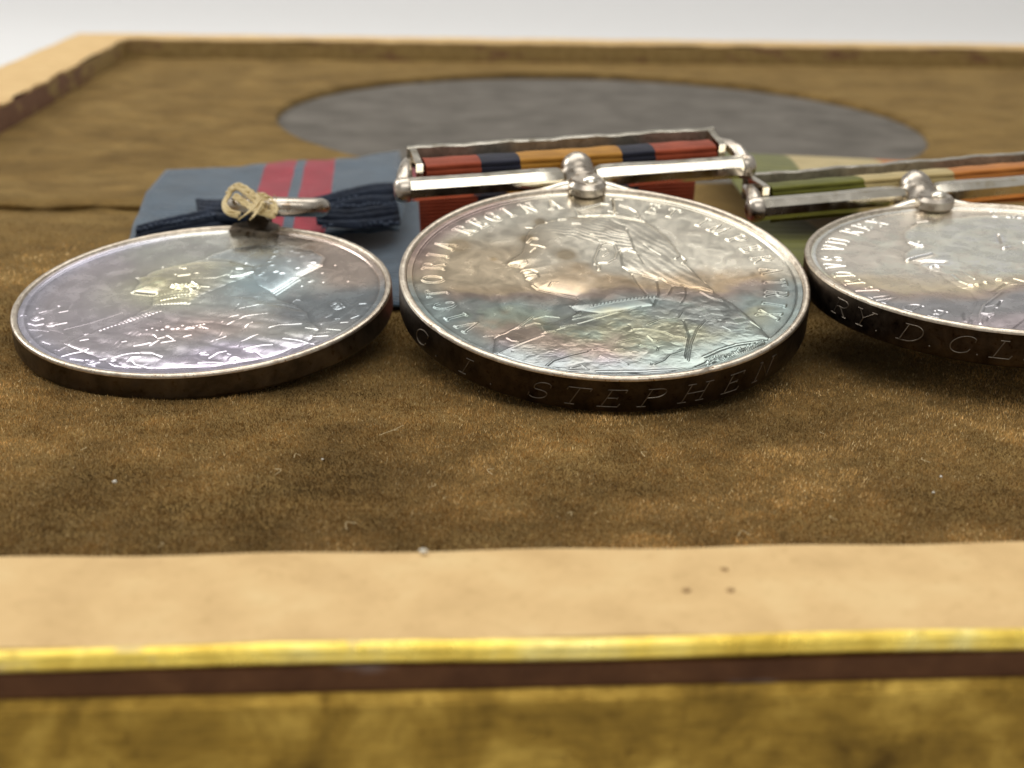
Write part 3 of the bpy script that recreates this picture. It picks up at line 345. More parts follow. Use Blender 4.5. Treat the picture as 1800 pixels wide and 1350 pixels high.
class Relief:
    def __init__(s,Rad,n,uclip=None):
        a=np.linspace(-Rad,Rad,n); s.R=Rad; s.n=n; s.d=a[1]-a[0]
        s.X,s.Y=np.meshgrid(a,a); s.H=np.zeros_like(s.X); s.L=np.zeros_like(s.X)
    def win(s,pts,m):
        p=np.array(pts); lo=np.floor((p.min(0)-m+s.R)/s.d).astype(int); hi=np.ceil((p.max(0)+m+s.R)/s.d).astype(int)+1
        lo=np.clip(lo,0,s.n); hi=np.clip(hi,0,s.n); return slice(lo[1],hi[1]),slice(lo[0],hi[0])
    def stroke(s,pts,w,h,ex=3.2):
        if len(pts)==1: pts=[pts[0],(pts[0][0]+1e-4,pts[0][1])]
        if h<0: ex=2.0; h*=.8; w*=1.1
        W_=s.win(pts,w*2.2)
        X,Y=s.X[W_],s.Y[W_]
        if X.size==0: return
        d=seg_dist(X,Y,pts); b=h*np.exp(-(d/w)**ex*.8)
        if h>0: s.L[W_]=np.maximum(s.L[W_],b)
        else: s.L[W_]=np.where(b<-1e-4,s.L[W_]+b,s.L[W_])
    def dome(s,poly,h,soft,edge=.012,eh=.3):
        W_=s.win(poly,.02); X,Y=s.X[W_],s.Y[W_]
        ins=inside(X,Y,poly); d=seg_dist(X,Y,list(poly)+[poly[0]])
        b=np.where(ins,h*(eh*(1-np.exp(-d/edge))+(1-eh)*(1-np.exp(-(d/soft)**1.3))),0)
        s.H[W_]+=b; return W_,ins
    def build(s,name,mat,parent,tone,z0,umax=None):
        H=s.H+s.L
        rr=np.hypot(s.X,s.Y); keep=rr<=s.R*1.0
        if umax: keep&=s.X<umax
        n=s.n; idx=-np.ones((n,n),int); q=keep[:-1,:-1]&keep[1:,:-1]&keep[:-1,1:]&keep[1:,1:]
        use=np.zeros((n,n),bool); use[:-1,:-1]|=q; use[1:,:-1]|=q; use[:-1,1:]|=q; use[1:,1:]|=q
        idx[use]=np.arange(use.sum())
        V=np.c_[s.X[use],s.Y[use],H[use]+z0]
        F=np.stack([idx[:-1,:-1][q],idx[:-1,1:][q],idx[1:,1:][q],idx[1:,:-1][q]],1)
        def blur(a,r):
            for ax in (0,1):
                for _ in range(3):
                    c=np.cumsum(np.pad(a,[(r+1,r) if k==ax else (0,0) for k in (0,1)],mode='edge'),axis=ax)
                    a=(np.take(c,range(2*r+1,c.shape[ax]),axis=ax)-np.take(c,range(0,c.shape[ax]-2*r-1),axis=ax))/(2*r+1)
            return a
        # form shading put into the tarnish colour: hollows darker, high points lighter
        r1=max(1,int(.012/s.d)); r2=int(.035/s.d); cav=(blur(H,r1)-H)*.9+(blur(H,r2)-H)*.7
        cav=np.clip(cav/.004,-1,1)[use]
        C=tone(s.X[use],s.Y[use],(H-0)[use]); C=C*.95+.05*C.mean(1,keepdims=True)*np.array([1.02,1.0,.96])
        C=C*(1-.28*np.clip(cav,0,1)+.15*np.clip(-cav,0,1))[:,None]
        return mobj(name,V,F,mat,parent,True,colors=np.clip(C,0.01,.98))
def sm(x,a,b): t=np.clip((x-a)/(b-a),0,1); return t*t*(3-2*t)
def mixc(c,col,f): return c*(1-f[:,None])+np.array(col)[None]*f[:,None]
ENV=.52
def T(*c): return lin(c)/ENV

def tone_mid(u,v,h):
    n=fbm(u*1.3+5,v*1.3+3,1)-.5; n2=fbm(u*5+5,v*5+3,3)-.5; n3=fbm(u*2.4+15,v*2.4+13,6)-.5; w=v+n*.8+n2*.2
    c=np.tile(T(180,175,162),(len(u),1))
    lf=sm(-u+n*.8,-.3,1.0)
    c=mixc(c,T(164,150,128),lf*sm(-v+n,-1.0,-.2))
    c=mixc(c,T(146,128,104),sm(-w,-.05,.25)*(1-.35*lf))
    c=mixc(c,T(122,110,102),sm(-w,.22,.42))
    c=mixc(c,T(108,117,116),sm(-w,.36,.66)*(.75+.4*np.clip(n3*3+.3,0,.6)))
    c=mixc(c,T(134,132,110),sm(-w+n3*.8,.72,1.05)*.8)
    c=mixc(c,T(120,130,120),sm(n2,.0,.16)*sm(-w,.5,.8)*.6)
    c=mixc(c,T(146,128,118),sm(-w-.2*u+n3*.6,1.05,1.35)*.8)
    c=mixc(c,T(138,118,130),sm(-w,1.3,1.5)*.8)
    r=np.hypot(u,v); a=np.degrees(np.arctan2(v,u))
    c=mixc(c,T(128,106,104),sm(r+n*.3,1.45,1.68)*sm(a,100,125)*sm(-a,-190,-160)*.8)
    c=mixc(c,T(112,124,124),sm(r+n*.3,1.3,1.6)*sm(-w,-.1,.35)*.8)
    for x,y,s_ in ((-1.25,.62,.12),(-.62,.75,.07),(-.3,.36,.1),(-.47,1.1,.06),(-.95,.35,.03)):
        q=np.exp(-(((u-x)/s_)**2+((v-y)/(s_*1.2))**2)*1.2); c=mixc(c,T(132,112,80),np.clip(q*1.1,0,.65))
    n4=fbm(u*3.6+2,v*3.6+6,14,5)-.5; c=mixc(c,T(124,112,100),sm(n4,.04,.25)*.22)
    return c*.95*(1+.22*n2)[:,None]
def tone_left(u,v,h):
    n=fbm(u*1.5+1,v*1.5+8,5)-.5; n2=fbm(u*6+5,v*6+3,7)-.5
    c=np.tile(T(170,171,166),(len(u),1))
    c=mixc(c,T(160,154,160),sm(-u-v*.4+n,.1,.9))
    c=mixc(c,T(176,172,142),np.exp(-(((u+.3)/.55)**2+((v-.3)/.5)**2))*.8)
    c=mixc(c,T(138,158,166),np.exp(-(((u-.45)/.45)**2+((v-.15)/.6)**2))*.85)
    c=mixc(c,T(146,130,120),sm(u+.25*v+n*.8,.8,1.25)*sm(v+n*.6,-.45,.05)*.85)
    c=mixc(c,T(112,118,122),sm(u+n*.3,.5,.75)*sm(-v+n*.4,-.25,.2)*sm(v,-1.1,-.6))
    c=mixc(c,T(166,148,144),np.exp(-(((u-.1)/.5)**2+((v+.75)/.35)**2))*.85)
    def soft(poly):
        q=inside(u+.02*n2,v+.02*n2,poly); d=seg_dist(u,v,list(poly)+[poly[0]]); return np.where(q,sm(d,0,.05),0)
    f_=FEAT['left']; hd=soft(f_['head']); vl=soft(f_['veil']); bs=soft(f_['bust'])
    c=mixc(c,T(184,177,144),hd*.5*sm(.35-u,-.2,.5)); c=mixc(c,T(150,162,164),hd*.5*sm(u,-.1,.3)); c=mixc(c,T(142,154,162),vl*.4)
    c=mixc(c,T(158,156,166),sm(-v+n*.4,.9,1.3))
    n4=fbm(u*3.3+2,v*3.3+6,12,4)-.5; c=mixc(c,T(140,136,136),sm(n4,.02,.25)*.35)
    c=mixc(c,T(168,158,176),sm(-v-u*.3+n,1.1,1.4)*.5)
    r=np.hypot(u,v); c=mixc(c,T(150,150,164),sm(r,1.35,1.6)*sm(-u,.2,.8)*.7)
    return 1.12*c*(1+.22*n2)[:,None]
def tone_right(u,v,h):
    n=fbm(u*1.4+9,v*1.4+2,9)-.5; n2=fbm(u*5+5,v*5+3,2)-.5; w=v+n*.35
    c=np.tile(T(192,185,174),(len(u),1))
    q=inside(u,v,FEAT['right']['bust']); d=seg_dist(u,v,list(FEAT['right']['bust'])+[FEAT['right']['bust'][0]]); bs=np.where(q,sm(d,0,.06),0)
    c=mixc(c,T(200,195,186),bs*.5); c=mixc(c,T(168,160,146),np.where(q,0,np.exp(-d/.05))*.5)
    w=w+n*.3
    c=mixc(c,T(182,168,142),sm(-w,.05,.45)*.9); c=mixc(c,T(158,140,132),sm(-w,.42,.6)*.8)
    c=mixc(c,T(138,139,143),sm(-w,.52,.8)*.9); c=mixc(c,T(164,152,156),sm(-w,1.1,1.45)*.8)
    return c*(1+.18*n2)[:,None]
FACE_M=face_mat('toned_silver_warm',.2); FACE_L=face_mat('toned_silver_lilac',.23); FACE_R=face_mat('toned_silver_pale',.26)

def relief_common(rel,seed):
    r=np.hypot(rel.X,rel.Y)
    rel.H+= .012*(r/rel.R)**2                                       # dished field
    rel.H+= (fbm(rel.X*1.2,rel.Y*1.2,seed,2)-.5)*.003+(fbm(rel.X*9,rel.Y*9,seed+1,2)-.5)*.0003
    rel.H+= .014*sm(r,rel.R-.06,rel.R-.045)*(1-0*r)                 # small step inside the rim
def build_face_mid(parent):
    rel=Relief(1.735,760); relief_common(rel,3); f=FEAT['mid']; X,Y=rel.X,rel.Y
    W_,ins=rel.dome(f['bust'],.022,.16,.013,.45)
    rel.dome(f['head'],.014,.25,.02,.35); rel.dome(f['veil'],.006,.12,.02,.4)
    ih=inside(X,Y,f['hair']); iv=inside(X,Y,f['veil']); ib=inside(X,Y,f['bust'])
    q=X*.35+Y*1.0+.08*np.sin(X*5)
    rel.H+=np.where(ih,.0007*np.sin(q*95+3*fbm(X*4,Y*4,6)*6),0)
    rel.H+=np.where(iv,.0006*np.sin((X*.9+Y*.55)*70+fbm(X*5,Y*5,6)*9),0)
    lace=np.abs(fbm(X*7,Y*7,8)-.5)*2; low=ib&(Y<-.35)&~inside(X,Y,f['head'])
    rel.H+=np.where(low,.0035*lace+.0012*(fbm(X*16,Y*16,4)-.5),0)
    fold=np.sin((X*.9-Y*.25)*13+fbm(X*2,Y*2,4)*5); rel.H+=np.where(low,.0012*fold,0)
    for pts,w,h in f['lines']: rel.stroke(pts,w*.50,h*.40)
    for p in f['beads']: rel.stroke([p],.012,.012)
    sg=f['sig']; rnd=random.Random(2)
    P=smooth_path(sg,4)
    for k,p in enumerate(P):
        rel.stroke([(p[0],p[1]-.02),(p[0]+rnd.uniform(-.02,.02),p[1]+rnd.choice((.02,.03,.055)))],.009,.02)
    seq=[('V',-145),('I',-152.3),('C',-160.3),('T',-169),('O',-178.6),('R',171.8),('I',163.6),('A',155.8),('R',141.8),('E',134.4),('G',127),('I',120),('N',111.4),('A',101.6),
         ('E',64.5),('T',57.2),('I',44.6),('M',37.2),('P',27.9),('E',19.4),('R',11.2),('A',2.2),('T',-5.8),('R',-14.2),('I',-21.4),('X',-28.8)]
    for p in ring_letters(seq,.185,1.415): rel.stroke(p,.0100,.0095)
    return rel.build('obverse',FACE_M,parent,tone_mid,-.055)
def leaf(rel,x,y,a,L,w,h):
    p=[(x+math.cos(a)*L*t+math.sin(a)*w*math.sin(t*3.1)*.6,y+math.sin(a)*L*t-math.cos(a)*w*math.sin(t*3.1)*.6) for t in (0,.3,.6,1)]
    rel.stroke(p,w*.5,h*.25,2.0)
def build_face_left(parent):
    rel=Relief(1.62,640); relief_common(rel,7); f=FEAT['left']; X,Y=rel.X,rel.Y
    rel.dome(f['bust'],.030,.2,.02,.25); rel.dome(f['head'],.030,.28,.05,.25); rel.dome(f['veil'],.022,.2,.03,.3)
    ib=inside(X,Y,f['bust']); ih=inside(X,Y,f['head']); low=ib&~ih&(Y<-.1)
    fold=np.sin((X*.5+Y*1.1)*26+fbm(X*2,Y*2,4)*7); rel.H+=np.where(low,.0030*fold+.006*np.abs(fbm(X*4,Y*4,8)-.5)*2+.0010*(fbm(X*14,Y*14,4)-.5),0)
    rel.H+=np.where(ih,.0016*(fbm(X*8,Y*8,4)-.5)+.0007*np.sin((X*.4+Y)*60+fbm(X*4,Y*4,2)*10),0)
    for pts,w,h in f['lines']: rel.stroke(pts,w*.44,h*(.17 if h>0 else .34),2.4)
    for i_,p in enumerate(f['beads']): rel.stroke([p],.013 if i_<36 or i_>76 else .010,.007 if i_<36 or i_>76 else .0035,2.2)
    for p in f['flowers'][::2]: rel.stroke([p,(p[0]+.02,p[1]+.01)],random.uniform(.009,.016),random.uniform(.002,.0055),2.2)
    for p in f['yellow'][::2]: rel.stroke([p,(p[0]+random.uniform(-.04,.04),p[1]+.03)],.011,.012)
    for p in f['dots'][::2]: rel.stroke([p],.012,.005)
    rnd=random.Random(5)
    for k in range(26):                                            # floral wreath along the edge
        a=R(rnd.uniform(-178,-12)); rr=rnd.uniform(1.22,1.52)
        x,y=rr*math.cos(a),rr*math.sin(a)
        if k%5==0: rel.stroke([(x+.05*math.cos(t)*(1-t/14),y+.05*math.sin(t)*(1-t/14)) for t in np.linspace(0,9,14)],.012,.006,2.0)
        else: leaf(rel,x,y,a+rnd.choice((-1,1))*rnd.uniform(.6,1.6),rnd.uniform(.08,.18),rnd.uniform(.015,.03),rnd.choice((.009,.012,.008,-.010)))
    for k in range(22):
        a=R(rnd.uniform(-12,60) if k%2 else rnd.uniform(130,180)); rr=rnd.uniform(1.3,1.5); leaf(rel,rr*math.cos(a),rr*math.sin(a),a+1.5,rnd.uniform(.08,.2),.016,.004)
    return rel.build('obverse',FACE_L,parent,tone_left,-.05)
def build_face_right(parent):
    rel=Relief(1.735,600); relief_common(rel,11); f=FEAT['right']; X,Y=rel.X,rel.Y
    rel.dome(f['bust'],.030,.35,.04,.22)
    ib=inside(X,Y,f['bust'])
    beard=ib&(Y<.1)&(Y>-.55)&(X<.2); rel.H+=np.where(beard,.003*np.abs(fbm(X*9,Y*9,8)-.5)*2,0)
    rel.H+=np.where(ib&(Y<-.6),.0025*np.abs(fbm(X*6,Y*6,5)-.5)*2,0)
    for pts,w,h in f['lines']: rel.stroke(pts,w*.7,h*.5)
    seq=[('E',-132),('D',-140.8),('W',-151),('A',-160.2),('R',-168),('D',-175.6),('V',176),('S',168.6),('V',157),('I',151),('I',147),('R',136),('E',128.6),('X',120.6),
         ('I',74),('M',67),('P',58),('E',50),('R',42),('A',33.5),('T',25.5),('O',17),('R',8.5)]
    for p in ring_letters(seq,.185,1.45): rel.stroke(p,.0100,.0062)
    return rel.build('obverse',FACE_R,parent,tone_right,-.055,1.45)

def pose(c,u,v,n):
    m=Matrix.Identity(4)
    for i in range(3): m[i][0]=u[i]; m[i][1]=v[i]; m[i][2]=n[i]
    m.translation=Vector(c); return m
def disc_body(parent,Rad,rin,th,nick=(),edge=None):
    """rim ring, edge and reverse of the disc; top of the rim at z 0"""
    seg=360; prof=[(rin-.035,-.062),(rin-.012,-.050),(rin,-.012),(rin+.010,-.002),(Rad-.030,0),(Rad-.012,-.004),(Rad-.003,-.014),(Rad,-.030)]
    side=[(Rad,-.030),(Rad,-.10),(Rad,-.2),(Rad,-th+.03),(Rad-.008,-th+.010),(Rad-.03,-th),(.01,-th+.02)]
    def lat(prof,name,mat):
        v=[];f=[]
        for k,(r,z) in enumerate(prof):
            for i in range(seg):
                a=2*math.pi*i/seg; deg=math.degrees(a)
                dr=0.0; dz=(vnoise(np.array([i*.35]),np.array([k*.4]),4)[0]-.5)*.003 if r<Rad-.001 else 0
                for na,nw,nd in nick:
                    g=math.exp(-(((deg-na+180)%360-180)/nw)**2)
                    if z>-.04 and r>Rad-.035: dr-=nd*g; dz-=nd*.5*g
                v.append(((r+dr)*math.cos(a),(r+dr)*math.sin(a),z+dz))
        for k in range(len(prof)-1):
            for i in range(seg):
                j=(i+1)%seg; f.append((k*seg+j,k*seg+i,(k+1)*seg+i,(k+1)*seg+j))
        return mobj(name,v,np.array(f),mat,parent,True)
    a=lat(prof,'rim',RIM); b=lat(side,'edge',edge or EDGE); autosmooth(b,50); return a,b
def edge_text(parent,seq,Rad,zc,h,italic=.34,r=.0055):
    """lettering cut round the edge, tops toward the face"""
    for ch,a in seq:
        mb=MB()
        w,st=FONT[ch]
        for s in st:
            P=smooth_path(s,2) if len(s)>3 else s
            if len(P)==2: P=[tuple(np.array(P[0])*(1-t)+np.array(P[1])*t) for t in (0,.33,.66,1)]
            pts=[]
            for x,y in P:
                th=R(a)+((x-w/2)*1.8+(y-.5)*italic*1.6)*h/Rad
                pts.append(((Rad+.0005)*math.cos(th),(Rad+.0005)*math.sin(th),zc+(y-.5)*h))
            rr=r*(1.6 if ch=='.' else 1)
            mb.tube(pts,rr,6,True)
        mb.build('full_stop' if ch=='.' else 'engraved_letter',ENGR,parent)

def cyl(mb,r,x0,x1,seg=8,rot=0,y=0,z=0,prof=None):
    """turned bar along local X"""
    M=Matrix.Translation((0,y,z))@Matrix.Rotation(R(90),4,'Y')@Matrix.Rotation(R(rot),4,'Z')
    mb.lathe(prof or [(r,x0),(r,x1)],seg,M)
def suspender(parent,cx,cy,ang,half,mats=SILVER):
    s=empty('suspender',parent=parent); s.location=(cx,cy,-.03); s.rotation_euler=(0,0,R(ang))
    for sg in (-1,1):
        mb=MB(); x0,x1=(.17,half-.09)
        pr=[(.100,sg*x0),(.118,sg*(x0+.05)),(.122,sg*(x0+.3)),(.112,sg*((x0+x1)/2)),(.114,sg*(x1-.1)),(.118,sg*x1)]
        if sg<0: pr=pr[::-1]
        cyl(mb,.1,0,0,8,22.5,prof=pr); mb.build('rod',mats,s,True,28)
        mb=MB(); e=half-.09
        pr=[(.09,e),(.122,e+.008),(.126,e+.03),(.124,e+.09),(.108,e+.125),(.075,e+.145),(.03,e+.15)]
        pr=[(r_,sg*x_) for r_,x_ in pr]
        if sg<0: pr=pr[::-1]
        M=Matrix.Rotation(R(90),4,'Y'); mb.lathe(pr,24,M)
        # shoulder that carries the back bar
        mb.tube([(sg*(half-.04),.02,.03),(sg*(half-.07),.16,.10),(sg*(half-.11),.33,.10),(sg*(half-.16),.52,.06)],[.085,.075,.06,.05],12,True)
        mb.build('knob',SILVER_DULL,s,True,60)
        mb=MB(); mb.prism([(sg*(half-.26),.20),(sg*(half-.19),.20),(sg*(half-.19),.60),(sg*(half-.26),.60)][::sg],-.06,.17,bev=.012); mb.build('end_plate',mats,s,True,30)
    mb=MB()
    n=28; L=half-.17; v=[]
    for i in range(n+1):
        x=-L+2*L*i/n; wob=.012*math.sin(i*.9)+.008*math.sin(i*2.3)
        for (y,z) in ((.60,-.08),(.645,-.08),(.66,-.07),(.66,.165),(.645,.178),(.61,.178),(.60,.165)): v.append((x,y+wob*.6,z+wob*.3))
    k=7; f=[(i*k+j,i*k+(j+1)%k,(i+1)*k+(j+1)%k,(i+1)*k+j) for i in range(n) for j in range(k)]; f.append(tuple(range(k))[::-1]); f.append(tuple(n*k+j for j in range(k)))
    fm=[1 if j in(3,4,5) else 0 for i in range(n) for j in range(k)]+[0,0]
    autosmooth(mobj('back_bar',v,f,BARM,s,True,mats=[BARM,SILVER],fmat=fm),30)
    mb=MB()                                                     # domed collar of the swivel
    pr=[(.19,-.20),(.21,-.15),(.205,-.06),(.188,-.02),(.192,.01),(.185,.06),(.172,.085),(.172,.10),(.15,.16),(.11,.215),(.06,.245),(.01,.25)]
    mb.lathe(pr,28,Matrix.Translation((0,.02,.0))@Matrix.Rotation(R(-38),4,'X')); mb.build('collar',SILVER_DULL,s,True,50)
    return s
def claw(parent,ang,Rad,th):
    c=empty('claw',parent=parent); c.rotation_euler=(0,0,R(ang-90))
    # plate lapping over the rim, with the pin head on it
    mb=MB(); poly=[(.185*math.cos(t),Rad-.10+(.16*math.sin(t) if math.sin(t)<0 else .26*math.sin(t))) for t in np.linspace(0,2*math.pi,24,endpoint=False)]
    mb.prism(poly,-.04,.10,bev=.035); mb.build('plate',SILVER_DULL,c,True,40)
    mb=MB(); mb.lathe([(.07,.095),(.075,.11),(.06,.13),(.03,.14),(.004,.142)],20,Matrix.Translation((0.03,Rad-.09,0))); mb.build('pin_head',SILVER,c,True,40)
    mb=MB()
    for sg in (-1,1):
        pts=[]
        for t in np.linspace(0,1,14):
            a=R(90)-sg*(t*.30+.06); rr=Rad+.045*(1-t)**1.2+.010+.02*math.sin(t*9)*(1-t)
            pts.append((rr*math.cos(a),rr*math.sin(a),-.07))
        mb.tube(pts,[.085*(1-t)**.8+.012 for t in np.linspace(0,1,14)],10,True,1.1)
    mb.build('scroll_arm',SILVER,c,True,60)
    mb=MB(); mb.prism([(-.12,Rad-.1),(.12,Rad-.1),(.10,Rad+.28),(-.10,Rad+.28)],-th+.02,-.03,bev=.03); mb.build('post',SILVER_DULL,c,True,40)
    return c

# ---------------- the setting ----------------
def hv(x,y):
    z=(fbm(x*.35+3,y*.35+1,2)-.5)*.07+(fbm(x*1.1,y*1.1,6)-.5)*.012
    x=np.asarray(x);y=np.asarray(y)
    z=z+sm(-x,2.3,3.0)*(.06*sm(y,20.05,20.3)*(1-sm(y,20.3,22.5))-.06*np.exp(-((y-19.85)/.16)**2))
    for cx,cy,rad in ((1.9,12.6,1.8),(-1.6,13.0,1.8)): z=z-.03*np.exp(-(((x-cx)**2+(y-cy)**2)/rad**2)**2)
    return z-.03
OX,OY,OA,OB=4.03,29.62,6.06,7.55
X0,X1,Y0,Y1=-6.48,18.3,7.70,39.9
def build_velvet(parent):
    n=720; th=np.linspace(0,2*math.pi,n,endpoint=False)
    ex=OX+OA*np.cos(th); ey=OY+OB*np.sin(th)
    dx,dy=np.cos(th),np.sin(th)*OB/OA
    tx=np.where(dx>0,(X1+.05-OX)/np.where(abs(dx)<1e-9,1e-9,dx),(X0-.05-OX)/np.where(abs(dx)<1e-9,-1e-9,dx))
    ty=np.where(dy>0,(Y1+.05-OY)/np.where(abs(dy)<1e-9,1e-9,dy),(Y0-.05-OY)/np.where(abs(dy)<1e-9,-1e-9,dy))
    t=np.minimum(tx,ty); rx=OX+dx*t; ry=OY+dy*t
    K=150; V=[]
    V.append(np.c_[ex,ey,np.full(n,-.30)]); V.append(np.c_[ex,ey,hv(ex,ey)-.09]);
    for k in range(K+1):
        s=k/K; x=ex*(1-s)+rx*s; y=ey*(1-s)+ry*s
        if k==0: x=ex+dx*.02; y=ey+dy*.02
        z=hv(x,y)-(.03 if k==0 else 0); V.append(np.c_[x,y,z])
    m=len(V); V=np.concatenate(V); i=np.arange(n); j=(i+1)%n
    F=np.concatenate([np.stack([k*n+i,(k+1)*n+i,(k+1)*n+j,k*n+j],1) for k in range(m-1)])
    return mobj('velvet_mount',V,F,VELVET,parent,True)
def build_fibres(parent,N):
    # short cut pile on the nearer part of the mount, thinning out with distance where the cloth's own relief takes over
    m=int(N*1.75); y=7.72+(RNG.random(m)**1.35)*16
    x=y*RNG.uniform(-.30,.50,m)
    k=(x>X0+.05)&(x>-.27*y-.3)&(x<.46*y+.3)&(((x-OX)/OA)**2+((y-OY)/OB)**2>1.01)
    k&=RNG.random(m)<(1-sm(y,11.5,20.5))
    for cx,cy,rad in ((1.91,13.4,1.45),(-1.63,13.8,1.35)): k&=((x-cx)**2+(y-cy)**2>rad**2)
    x=x[k];y=y[k];n=len(x); z=hv(x,y); print('fibres',n)
    a=fbm(x*.5+2,y*.4+7,3,3); b=fbm(x*1.1+9,y*1.3+4,5,3); c0=fbm(x*3.2,y*3.2,2,3); c1=fbm(x*9,y*9,7,2)
    lean=(a-.5)*2.6+(b-.5)*1.2+(c0-.5)*1.2; leanx=(b-.5)*.8+(c1-.5)*1.0
    L=RNG.uniform(.016,.030,n)*(1+.8*(c1-.5)); L[RNG.random(n)<.006]*=1.6
    tx=leanx*L*.6+RNG.normal(0,.010,n); ty=lean*L*.6+RNG.normal(0,.010,n); tz=L*RNG.uniform(.6,1.1,n)
    ang=RNG.uniform(0,math.pi,n); w=RNG.uniform(.0028,.0052,n)*(.5+.05*y)
    bx=np.cos(ang)*w; by=np.sin(ang)*w
    P0=np.c_[x-bx,y-by,z-.005]; P1=np.c_[x+bx,y+by,z-.005]; P2=np.c_[x+tx,y+ty,z+tz]
    V=np.stack([P0,P1,P2],1).reshape(-1,3); F=np.arange(3*n).reshape(n,3)
    g=RNG.random(n); base=np.array([.44,.270,.092]); hi=np.array([.92,.70,.36])
    c=base[None]*(.5+.9*g[:,None]); sel=RNG.random(n)<.07; c[sel]=hi*(.7+.5*g[sel,None])
    c*=(.70+.9*(c0-.2))[:,None]*(.75+.5*c1)[:,None]*np.clip(.92+2.8*(a-.47),.62,1.5)[:,None]
    C=np.repeat(c,3,0)
    o=mobj('velvet_pile',V,F,FIBRE,parent,False,colors=C); tag(o,kind='stuff',label='short brown velvet pile'); return o

def rail_piece(name,parent,mat,side,prof,w,wn,jit=0,n=60,closed=True,ang=35):
    """profile (s outward, z) swept along one side with mitred ends; s may be jittered on the inner edge"""
    mb=MB(); v=[];f=[]; k=len(prof)
    for i in range(n+1):
        t=i/n
        for (s,z) in prof:
            e0,e1=wn; m0=s*e0/w; m1=s*e1/w
            jj=0
            if jit and s<=.001: jj=jit*(vnoise(np.array([i*.55]),np.array([3.3]),5)[0]-.5)+(jit*6*max(0,vnoise(np.array([i*.16]),np.array([8.3]),5)[0]-.62) if jit>.05 else 0)
            zz=z+ (.006*math.sin(i*.7+s*3) if z>.3 else 0)
            if side=='near': x=(X0-m0)*(1-t)+(X1+m1)*t; y=Y0-s-jj
            elif side=='far': x=(X0-m0)*(1-t)+(X1+m1)*t; y=Y1+s+jj
            elif side=='left': y=(Y0-m0)*(1-t)+(Y1+m1)*t; x=X0-s-jj
            else: y=(Y0-m0)*(1-t)+(Y1+m1)*t; x=X1+s+jj
            v.append((x,y,zz))
    for i in range(n):
        for j in range(k if closed else k-1):
            q=(i*k+j,i*k+(j+1)%k,(i+1)*k+(j+1)%k,(i+1)*k+j); f.append(q if side in('near','right') else q[::-1])
    if closed: f.append(tuple(range(k))); f.append(tuple(n*k+j for j in range(k))[::-1])
    mb.add(v,f); o=mb.build(name,mat,parent,True,ang)
    return o
def build_frame():
    fr=empty('picture_frame',loc=(0,0,0)); tag(fr,'shallow velvet lined frame with tan card rim and worn gilt edges','picture frame')
    velvet=build_velvet(fr)
    build_fibres(fr,FIB)
    mb=MB(); pts=[]
    for i in range(40):
        x=-6.5+3.75*i/39; y=20.1+.02*x+.03*math.sin(i*.5); pts.append((x,y,float(hv(np.array([x]),np.array([y]))[0])+.035))
    mb.tube(pts,[.045+.015*math.sin(i*.8)-.02*(i/39) for i in range(40)],10,True,.9); mb.build('creased_fold',VELVET,fr,True,80)
    mb=MB(); mb.prism([(X0-.3,Y0-.3),(X1+.3,Y0-.3),(X1+.3,Y1+.3),(X0-.3,Y1+.3)],-.55,-.15); mb.build('backing_board',BACKING,fr,False)
    ww={'near':1.06,'far':1.5,'left':1.38,'right':1.38}
    nb={'near':('left','right'),'far':('left','right'),'left':('near','far'),'right':('near','far')}
    for side in ('near','far','left','right'):
        w=ww[side]; wn=(ww[nb[side][0]],ww[nb[side][1]])
        r=empty('rail',parent=fr)
        H=.45
        rail_piece('card_strip',r,CARD,side,[(0,H-.05),(0,H-.008),(.012,H),(w-.004,H-.004),(w,H-.05)],w,wn,.13 if side=='left' else .08 if side=='far' else .015,160)
        rail_piece('core',r,LEATHER,side,[(.03,-.5),(.03,H-.055),(w-.01,H-.055),(w-.01,-.5)],w,wn,0,6)
        rail_piece('inner_lining',r,LINING,side,[(.028,-.14),(-.012,-.12),(-.022,.04),(-.014,.24),(-.004,H-.058),(.028,H-.056)],w,wn,0,80)
        q=[(w-.012,H-.02)]+[(w+.002+.052*math.sin(t),H-.062+.058*math.cos(t)) for t in np.linspace(-.1,2.2,9)]+[(w-.012,H-.13)]
        rail_piece('gilt_edge',r,GILT,side,q,w,wn,0,90)
        rail_piece('leather_band',r,LEATHER,side,[(w-.01,H-.12),(w+.028,H-.125),(w+.034,H-.17),(w+.034,H-.25),(w-.01,H-.252)],w,wn,0,60)
        rail_piece('gilt_side',r,GILT_OLD,side,[(w-.01,H-.248),(w+.045,H-.25),(w+.085,H-.30),(w+.09,H-.6),(w+.075,H-.9),(w+.085,-1.45),(w+.06,-1.5),(w-.01,-1.5)],w,wn,0,60)
    return fr
def build_setting():
    v=[];f=[]
    prof=[(-60,-1.52),(-20,-1.52),(20,-1.52),(60,-1.52),(75,-1.52)]
    for t in np.linspace(0,math.pi/2,14)[1:]: prof.append((75+55*math.sin(t),-1.52+55*(1-math.cos(t))))
    prof.append((130,140)); n=len(prof)
    for x in (-150,-70,0,70,150):
        for y,z in prof: v.append((x,y,z))
    for a in range(4):
        for k in range(n-1): f.append((a*n+k,(a+1)*n+k,(a+1)*n+k+1,a*n+k+1))
    o=mobj('backdrop',v,f,WHITE,None,True); tag(o,'plain white paper sweep under and behind the frame',kind='structure')
FIB=460000
build_setting()
FRAME=build_frame()

